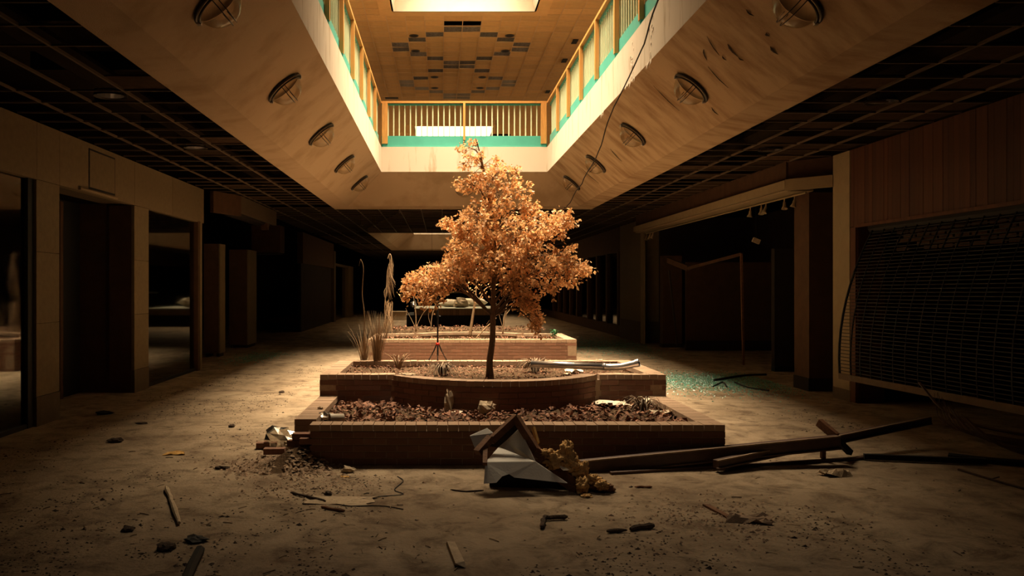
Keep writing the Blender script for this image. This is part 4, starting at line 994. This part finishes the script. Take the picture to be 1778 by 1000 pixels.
# far right piers
fp_ = empty('stone_pier', (WR+.2, 25, 0), 'broad tan stone pier at the far end of the pale beam', 'column'); tbox('shaft', fp_, 'stone', WR-.02, WR+.5, 24.4, 27.2, .6, ZC); tbox('plinth', fp_, 'stone_d', WR-.03, WR+.5, 24.39, 27.21, 0, .6)
for (y0, y1, lab) in ((22.6, 22.9, 'narrow brown pier framing the far side of the open shop'),):
    q = empty('brown_pier', (WR+.2, y0, 0), lab, 'column'); tbox('shaft', q, 'brownwall', WR+.15, WR+.65, y0, y1, .1, 2.4); tbox('plinth', q, 'darkwall', WR+.14, WR+.66, y0-.01, y1+.01, 0, .1)
tbox('jamb', fp_, 'whitecol', WR-.03, WR+.02, 24.0, 24.35, 0, ZC)
sf = empty('far_shopfront', (WR, 31, 0), 'row of dim framed shop windows beyond the stone pier on the right', 'shopfront')
tbox('header', sf, 'brownwall', WR, WR+.2, 27.3, 56, 2.7, ZC); tbox('sill', sf, 'brownwall', WR, WR+.2, 27.3, 56, 0, .35)
for k in range(9):
    y = 27.4+k*1.9+(k > 3)*.8; tbox('mullion', sf, 'brownwall', WR-.02, WR+.18, y, y+.28, .35, 2.7)
    tbox('pane', sf, 'glass', WR+.08, WR+.09, y+.28, y+1.9, .35, 2.7)
# ------------------------------------------------------------------ left side architecture
HX = WL
hd = empty('shopfront_header', (HX, 12, 2.82), 'tan stone header band over the near left shopfront, square access panel set in', 'shopfront')
edges = [5.0, 6.6, 8.2, 9.83, 10.42, 12.97, 14.8, 16.75]
for i in range(len(edges)-1): tbox('header_panel', hd, 'stone', HX-.1, HX, edges[i]+.004, edges[i+1]-.004, 2.82, ZC-.01)
tbox('backing', hd, 'stone_d', HX-.5, HX-.1, 5, 16.75, 2.84, ZC-.01); tbox('access_panel_gap', hd, 'black', HX-.01, HX+.004, 11.27, 12.18, 2.875, 3.405); tbox('access_panel', hd, 'stone', HX-.0, HX+.008, 11.295, 12.155, 2.90, 3.38); tbox('panel_sill', hd, 'whitecol', HX, HX+.035, 10.95, 12.2, 2.825, 2.85)
def lcol(y0, y1, lab, deep=.14):
    q = empty('stone_column', (HX-.1, (y0+y1)/2, 0), lab, 'column', 'tan stone shopfront columns')
    z = .34; k = 0
    for zb_, zt_ in ((.34, 1.17), (1.175, 1.99), (1.995, 2.815)): tbox('stone_panel', q, 'stone', HX-.05, HX-.005, y0, y1, zb_, zt_)
    tbox('core', q, 'brownwall', HX-deep-.25, HX-.05, y0+.003, y1-.003, 0, 2.815); tbox('plinth', q, 'stone_d', HX-.06, HX, y0-.005, y1+.005, 0, .335)
lcol(9.83, 10.42, 'tan stone column nearest the camera on the left, stained at its foot')
lcol(12.97, 13.6, 'second tan stone column on the left, between dark doorway and glass')
struct('wall_doorway_left', MB().box(-5.5, -4.9, 13.0, 13.1, 0, 2.84), M['brownwall'])
dr = empty('door_1', (-5.5, 11.7, 0), kind='structure'); tbox('leaf', dr, 'black', -5.5, -5.44, 10.3, 13.0, 0, 2.84); tbox('jamb', dr, 'brownwall', -5.44, -5.38, 12.2, 12.3, 0, 2.8)
MB().tube([(-5.40, 11.6, .95), (-5.40, 11.6, 1.35)], .014, 6).build('door_handle', M['galv'], dr); MB().tube([(-4.95, 10.6, 0), (-4.95, 10.6, .22)], .02, 8).build('floor_stop', M['lampm'], dr)
struct('wall_doorway_near', MB().box(-5.5, -4.9, 10.3, 10.4, 0, 2.84), M['darkwall'])
def lwin(n, y0, y1):
    q = empty('window_%d' % n, (HX-.08, (y0+y1)/2, 0), kind='structure')
    tbox('pane', q, 'glass', HX-.09, HX-.08, y0, y1, .05, 2.82); tbox('sill', q, 'black', HX-.12, HX-.05, y0, y1, 0, .05)
    return q
w1 = lwin(1, 5.0, 9.7); w2 = lwin(2, 13.6, 16.35); MB().box(HX-.12, HX-.04, 9.7, 9.83, 0, 2.82).build('frame', M['black'], w1)
tbox('frame', w2, 'brownwall', HX-.12, HX, 16.35, 16.46, 0, 2.84); tbox('frame', w2, 'stone', HX-.12, HX, 16.5, 16.62, 0, 2.84)
struct('wall_shop_left', MB().box(-7.6, -7.5, YB, 16.7, 0, 2.84).box(-7.6, -4.75, 16.6, 16.68, 0, 2.84).box(-8.6, -8.5, 16.7, 58, 0, ZC), M['darkwall'])
# stepped, angled fascia beyond
h2 = empty('shopfront_header', (-4.3, 18, 3.1), 'short angled brown fascia behind the end of the near left header', 'shopfront')
MB().beam((-4.5, 16.95, 3.26), (-4.18, 17.9, 3.26), .08, .42).build('return', M['brownwall'], h2); MB().beam((-4.18, 17.9, 3.30), (-4.08, 21.2, 3.26), .08, .34).build('fascia', M['stone_d'], h2)
MB().beam((-4.35, 17.9, 3.1), (-4.35, 21.2, 3.1), .3, .05).build('soffit_board', M['darkwall'], h2); MB().box(-4.3, -4.14, 20.6, 20.75, 2.95, 3.12).build('bracket', M['brownwall'], h2)
def pier(nm, x0, x1, y0, y1, z1, lab):
    q = empty(nm, ((x0+x1)/2, (y0+y1)/2, 0), lab, 'column'); tbox('shaft', q, 'brownwall', x0, x1-.03, y0, y1, .08, z1); tbox('lit_face', q, 'stone', x1-.03, x1, y0-.003, y1, .08, z1)  # paler mall-side face has the light it catches put into its colour
    tbox('foot', q, 'darkwall', x0+.03, x0+.1, y0+.03, y1-.03, 0, .08); tbox('foot', q, 'darkwall', x1-.09, x1-.03, y0+.03, y1-.03, 0, .08)
pier('short_pier', -5.37, -5.0, 19.55, 20.0, 2.56, 'nearer free-standing short pier on the left, mall-side face coloured paler as lit')
pier('short_pier', -5.50, -5.0, 22.4, 23.4, 2.55, 'farther free-standing short pier on the left, mall-side face coloured paler as lit')
for (x0, x1, y0, y1, z0_, z1_, nm, lab) in [(-5.6, -4.75, 25.5, 26.2, 2.6, 3.4, 'hanging_box', 'dim brown boxed bulkhead hanging beyond the two short piers')]:
    q = empty(nm, (x0, y0, z0_), lab, 'bulkhead'); tbox('box', q, 'brownwall', x0, x1, y0, y1, z0_, z1_); tbox('lower_lip', q, 'darkwall', x0+.05, x1-.05, y0-.02, y1, z0_-.05, z0_)
fs = empty('far_shopfront', (-4.8, 36, 0), 'far left dim shopfront with header and framed doorway', 'shopfront')
tbox('header', fs, 'brownwall', -5.0, -4.8, 30, 38.6, 2.4, ZC); tbox('door_leaf', fs, 'darkwall', -5.0, -4.9, 30.2, 38.4, 0, 2.4); tbox('frame_post', fs, 'stone_d', -5.0, -4.78, 38.6, 39.2, 0, ZC-.3)
tbox('frame_head', fs, 'stone_d', -5.0, -4.8, 39.2, 44.5, 2.55, 2.65); tbox('pier', fs, 'stone', -5.1, -4.78, 44.5, 47, 0, 2.65); tbox('door_pane', fs, 'glass', -4.95, -4.94, 39.2, 44.5, 0, 2.55)
# far end furniture
ks = empty('far_platform', (XC+.05, 36, 0), 'long low dark platform with pale top and brown slatted band at far end', 'platform')
kx0, kx1, ky = -1.37, 2.45, 34.0
tbox('base', ks, 'black', kx0, kx1, ky+.2, ky+4.0, 0, .46); tbox('top', ks, 'kiosk', kx0+.3, kx1-.1, ky, ky+4.1, .70, .73)
tbox('core', ks, 'black', kx0+.35, kx1-.15, ky+.06, ky+4.0, .46, .70)
km = unit_mesh('slat_mesh', M['kioskw']); x = kx0+.3
while x < kx1-.15: piece('slat', km, ks, (x+.06, ky+.03, .58), scale=(.112, .03, .235)); x += .118
for i, (px, Y_, w_, h_, m, lab) in enumerate([(790, 36.5, 1.2, .25, 'paper', 'pale sagging sheet of debris on the far platform, nearer one'), (822, 37.4, 1.3, .3, 'paper', 'pale sheet of debris at the back of the far platform'), (800, 35.2, .6, .3, 'pale', 'rounded pale debris lump near the front of the far platform'), (718, 36, .25, .2, 'galv', 'small bright scrap at the left end of the far platform')]):
    crumple('debris_sheet', Vector(((px-VX)*Y_/F, Y_, .73)), (w_*.5, .35, h_), m, lab, 'debris', .7, 30+i)
hr = empty('hanging_bar', P(775, 508, 27.5), 'thin pale horizontal bar hanging over the far platform', 'bar'); MB().beam(P(748, 508, 27.5), P(802, 508, 27.5), .04, .05).build('rail', M['kiosk'], hr); MB().tube([P(750, 508, 27.5), (P(750, 508, 27.5).x, 27.5, 3.50)], .006, 4).build('wire', M['black'], hr); MB().tube([P(800, 508, 27.5), (P(800, 508, 27.5).x, 27.5, 3.50)], .006, 4).build('wire', M['black'], hr)
bx = empty('white_carton', G(702, 556)+Vector((0, 0, 0)), 'small pale carton on the floor left of the far platform', 'box'); c = G(693, 556); tbox('body', bx, 'pale', c.x-.35, c.x+.35, c.y, c.y+.5, 0, .42); tbox('flap', bx, 'pale', c.x-.35, c.x+.35, c.y-.12, c.y, .40, .42)
# hanging lamps under the middle ceiling
for i, px in enumerate((628, 649)):
    q = empty('pendant_tube', P(px, 384, 23), 'small white glass pendant %s under the dark ceiling beyond the soffit' % ['left', 'right'][i], 'lamp', 'pair of small pendants'); MB().lathe([(.02, .15), (.05, .12), (.05, -.1), (.02, -.13)], P(px, 384, 23), n=10).build('shade', M['dome'], q); c = P(px, 384, 23); MB().tube([c+Vector((0, 0, .15)), Vector((c.x, c.y, 3.49))], .006, 4).build('cord', M['black'], q)
for i, (px, py) in enumerate([(192, 166), (340, 256), (1530, 176), (1337, 260)]):
    dy = VY-py; Y = 1.88*F/dy; X = (px-VX)/dy*1.88
    q = empty('ceiling_downlight', (X, Y, ZC), 'faint round downlight in the dark %s ceiling grid, %s one' % ('left' if i < 2 else 'right', 'nearer' if i in (0, 2) else 'farther'), 'downlight', 'downlights in the lower ceiling'); MB().lathe([(.13, 0), (.16, -.012), (.16, .01), (.13, .01)], (X, Y, ZC), n=18).build('trim_ring', M['lampm'], q); MB().lathe([(.001, .08), (.13, .05), (.13, 0)], (X, Y, ZC), n=16).build('reflector', M['galv'], q)

# ------------------------------------------------------------------ floor debris
b = MB()
def inpl(x, y): return (PX0-.03 < x < PX1+.03 and (YA-.02 < y < YK+.03 or YC < y < 21))
for _ in range(26000):
    y = 4.4+13*R_.random()**1.9; x = R_.uniform(-4.4, 5.3)
    if inpl(x, y): continue
    d = nz(x*1.1, y*.55, 3.3)+.6*nz(x*3.3, y*2.2, 8)+(.28 if -2.6 < x+(.06*(y-9)) < -1.9 and 7 < y < 13 else 0)
    if d < .24 and R_.random() > .03: continue
    b.chip((x, y, 0), R_.uniform(.003, .013)*(2.0 if R_.random() < .06 else 1))
tag(b.build('floor_grit', M['debris'], origin=(0, 6, 0)), 'scattered dark grit and crumbs over the dusty floor', 'debris', None, 'stuff')
b = MB()
for _ in range(1500):
    x = R_.gauss(1.9, .38); y = R_.gauss(5.9, .35)
    if R_.random() < .4: x = R_.gauss(-1.0, .35); y = R_.gauss(6.9, .22)
    if y > 7.6: continue
    b.chip((x, y, 0), R_.uniform(.005, .02))
tag(b.build('mortar_crumbs', M['mortar'], origin=(1.5, 6, 0)), 'patches of tan crumbs on the foreground floor', 'debris', None, 'stuff')
for (cx, cy, sx, sy, n, lab, z) in [(4.6, 14.5, 1.5, 1.3, 9000, 'spill of green broken safety glass outside the right open shop', 0), (4.5, 23.5, 1.3, 3.0, 4500, 'farther strip of green broken glass on the right floor', 0), (-4.2, 19.5, .5, 1.4, 1300, 'green broken glass around the feet of the left short piers', 0)]:
    b = MB()
    for _ in range(n):
        x = R_.gauss(cx, sx*.5); y = R_.gauss(cy, sy*.6)
        if x > 5.55 or inpl(x, y): continue
        b.chip((x, y, 0), R_.uniform(.008, .02))
    tag(b.build('broken_glass', M['glassg'], origin=(cx, cy, 0)), lab, 'glass', None, 'stuff')
def stick(pts, r, m, name, label, cat='stick', n=7):
    q = [Vector(p) for p in pts]; 
    cq = curve(q, 5); rr_ = [r*(1+.45*nz(k*.9, q[0].x*9))*(.55 if k in (0, len(cq)-1) else 1) for k in range(len(cq))] if m in ('debris', 'rust', 'pale') else r
    if m in ('debris', 'rust', 'pale'): cq = [p_+Vector((nz(k*.7, 1, q[0].x)*r*.9, nz(k*.7, 5, q[0].x)*r*.9, 0)) for k, p_ in enumerate(cq)]
    return tag(MB().tube(cq, rr_, n).build(name, M[m], origin=q[0]), label, cat)
stick([G(288, 845, .02), G(297, 868, .02), G(312, 908, .02)], .017, 'pale', 'wooden_stick', 'long pale broken wooden stick on the left foreground floor')
stick([G(347, 955, .03), G(332, 985, .03), G(320, 1015, .03)], .03, 'black', 'dark_pipe', 'dark pipe end at the bottom left edge of the floor', 'pipe')
stick([G(940, 915, .02), G(945, 900, .02), G(962, 898, .02), G(985, 897, .02)], .016, 'debris', 'hooked_root', 'dark hooked piece of root in the central foreground')
stick([G(1054, 922, .015), G(1086, 920, .015)], .014, 'debris', 'charred_stick', 'short charred stick, left one of the pair right of centre')
stick([G(1096, 918, .015), G(1133, 912, .02)], .020, 'debris', 'charred_stick', 'thicker charred stick, right one of the pair right of centre')
stick([G(1103, 845, .01), G(1132, 845, .01)], .009, 'rust', 'small_lath', 'short thin red-brown lath on the floor right of the duct')
stick([G(558, 880, .01), G(598, 887, .01)], .013, 'rust', 'bark_strip', 'red-brown bark strip at the near end of the thin wire')
stick([G(505, 855, .01), G(535, 862, .015), G(565, 870, .01)], .012, 'debris', 'bark_strip', 'dark bark strip left of the red-brown one')
stick([G(1240, 660, .02), G(1290, 652, .03), G(1330, 650, .02)], .02, 'black', 'bent_rod', 'bent black rod lying in the green glass, upper one')
stick([G(1238, 671, .01), G(1255, 664, .01), G(1262, 672, .01)], .014, 'black', 'bent_rod', 'small hooked black rod left of the green glass')
stick([G(1276, 664, .01), G(1300, 673, .01), G(1335, 678, .01)], .014, 'black', 'bent_rod', 'lower curved black rod in the green glass')
stick([G(690, 827, .006), G(700, 835, .006), G(685, 850, .006), G(700, 858, .006), G(660, 862, .006), G(610, 870, .006), G(600, 878, .006), G(660, 878, .006), G(700, 884, .006)], .004, 'black', 'thin_wire', 'thin dark wire looping on the floor before the planter', 'wire', 5)
stick([G(782, 850, .006), G(810, 853, .006), G(840, 851, .006)], .006, 'debris', 'short_chain', 'short dark chain end left of the duct shadow', 'chain', 5)
def slab(px, py, sx, sy, sz, rz, m, name, label, cat='debris'):
    c = G(px, py)
    if name in ('dark_chunk', 'broken_brick'): return crumple(name, c, (sx*.6, sy*.6, sz*.75), m, label, cat, .8, int(px))
    o = MB().obox((0, 0, sz/2), (sx, sy, sz), None, .2).build(name, M[m]); o.location = c; o.rotation_euler = (0, 0, rz); return tag(o, label, cat)
slab(1243, 888, .045, .34, .015, .18, 'rust', 'wooden_lath', 'flat brown wooden lath among crumbs on the right foreground', 'lath')
slab(605, 820, .09, .06, .045, .4, 'pale', 'broken_brick', 'broken pale brick lump in front of the planter left part')
slab(790, 965, .05, .40, .03, .12, 'pale', 'wooden_lath', 'split pale wooden lath at the bottom centre edge', 'lath')
slab(340, 940, .11, .1, .03, .5, 'black', 'dark_chunk', 'flat black chunk above the dark pipe end')
slab(287, 955, .09, .1, .04, .2, 'debris', 'dark_chunk', 'dark crumbly chunk left of the black one')
slab(222, 922, .07, .06, .03, .9, 'debris', 'dark_chunk', 'small dark chunk alone in the left foreground')
slab(385, 815, .10, .05, .03, .2, 'debris', 'dark_chunk', 'dark chunk with pale lid left of the rubble heap')
slab(200, 768, .15, .08, .04, .3, 'debris', 'dark_chunk', 'dark lump on the left floor beyond the yellow scrap')
slab(245, 736, .12, .05, .02, .1, 'debris', 'dark_chunk', 'thin dark flake left of the line of crumbs')
slab(402, 742, .06, .05, .03, .1, 'debris', 'dark_chunk', 'small dark lump nearest the bright floor on the left')
slab(489, 682, .08, .06, .03, .1, 'debris', 'dark_chunk', 'small dark lump far up the left aisle')
slab(180, 719, .18, .1, .04, .1, 'black', 'dark_chunk', 'black lump near the doorway on the left')
slab(570, 860, .05, .05, .03, .1, 'debris', 'dark_chunk', 'small dark lump in the middle left of the pale patch')
slab(600, 793, .1, .08, .05, .7, 'debris', 'dark_chunk', 'dark lump touching the shadow at the planter foot') if False else None
sheetlet('yellow_scrap', G(304, 788, .002), .18, .12, 'ochre', 'flat yellow ochre scrap on the left floor', 'debris', .1, 41, .02)
sheetlet('yellow_scrap', G(598, 828, .002), .08, .05, 'ochre', 'small ochre flake before the planter', 'debris', .1, 42, .01)
sheetlet('crumpled_board', G(1450, 825, .002), .26, .14, 'pale', 'curled pale board fragments on the right floor', 'debris', .2, 43, .05)
sheetlet('crumpled_board', G(1300, 905, .002), .28, .14, 'mortar', 'crumpled tan board right of the wooden lath', 'debris', -.3, 44, .05)
sheetlet('torn_board', G(590, 870, .002), .5, .25, 'pale', 'flat pale plaster patch on the floor left of centre', 'debris', -.1, 45, .012)
tw_ = MB()
for _ in range(420):
    y = 4.5+5*R_.random()**1.4; x = R_.uniform(-3.5, 4.2)
    if inpl(x, y) or (nz(x*1.1, y*.55, 3.3) < .05 and R_.random() > .15): continue
    a_ = R_.uniform(0, PI); l_ = R_.uniform(.02, .09); tw_.tube([(x, y, .004), (x+math.cos(a_)*l_*.5, y+math.sin(a_)*l_*.5+R_.gauss(0, .005), .006), (x+math.cos(a_)*l_, y+math.sin(a_)*l_, .004)], R_.uniform(.0015, .004), 4)
tag(tw_.build('twig_scraps', M['yucca'], origin=(0, 6, 0)), 'small twigs and splinters strewn over the foreground floor', 'debris', None, 'stuff')
sheetlet('floor_scrap', G(1170, 605, .002), .4, .3, 'pale', 'pale flake on the floor behind the green glass', 'debris', .2, 46, .02)
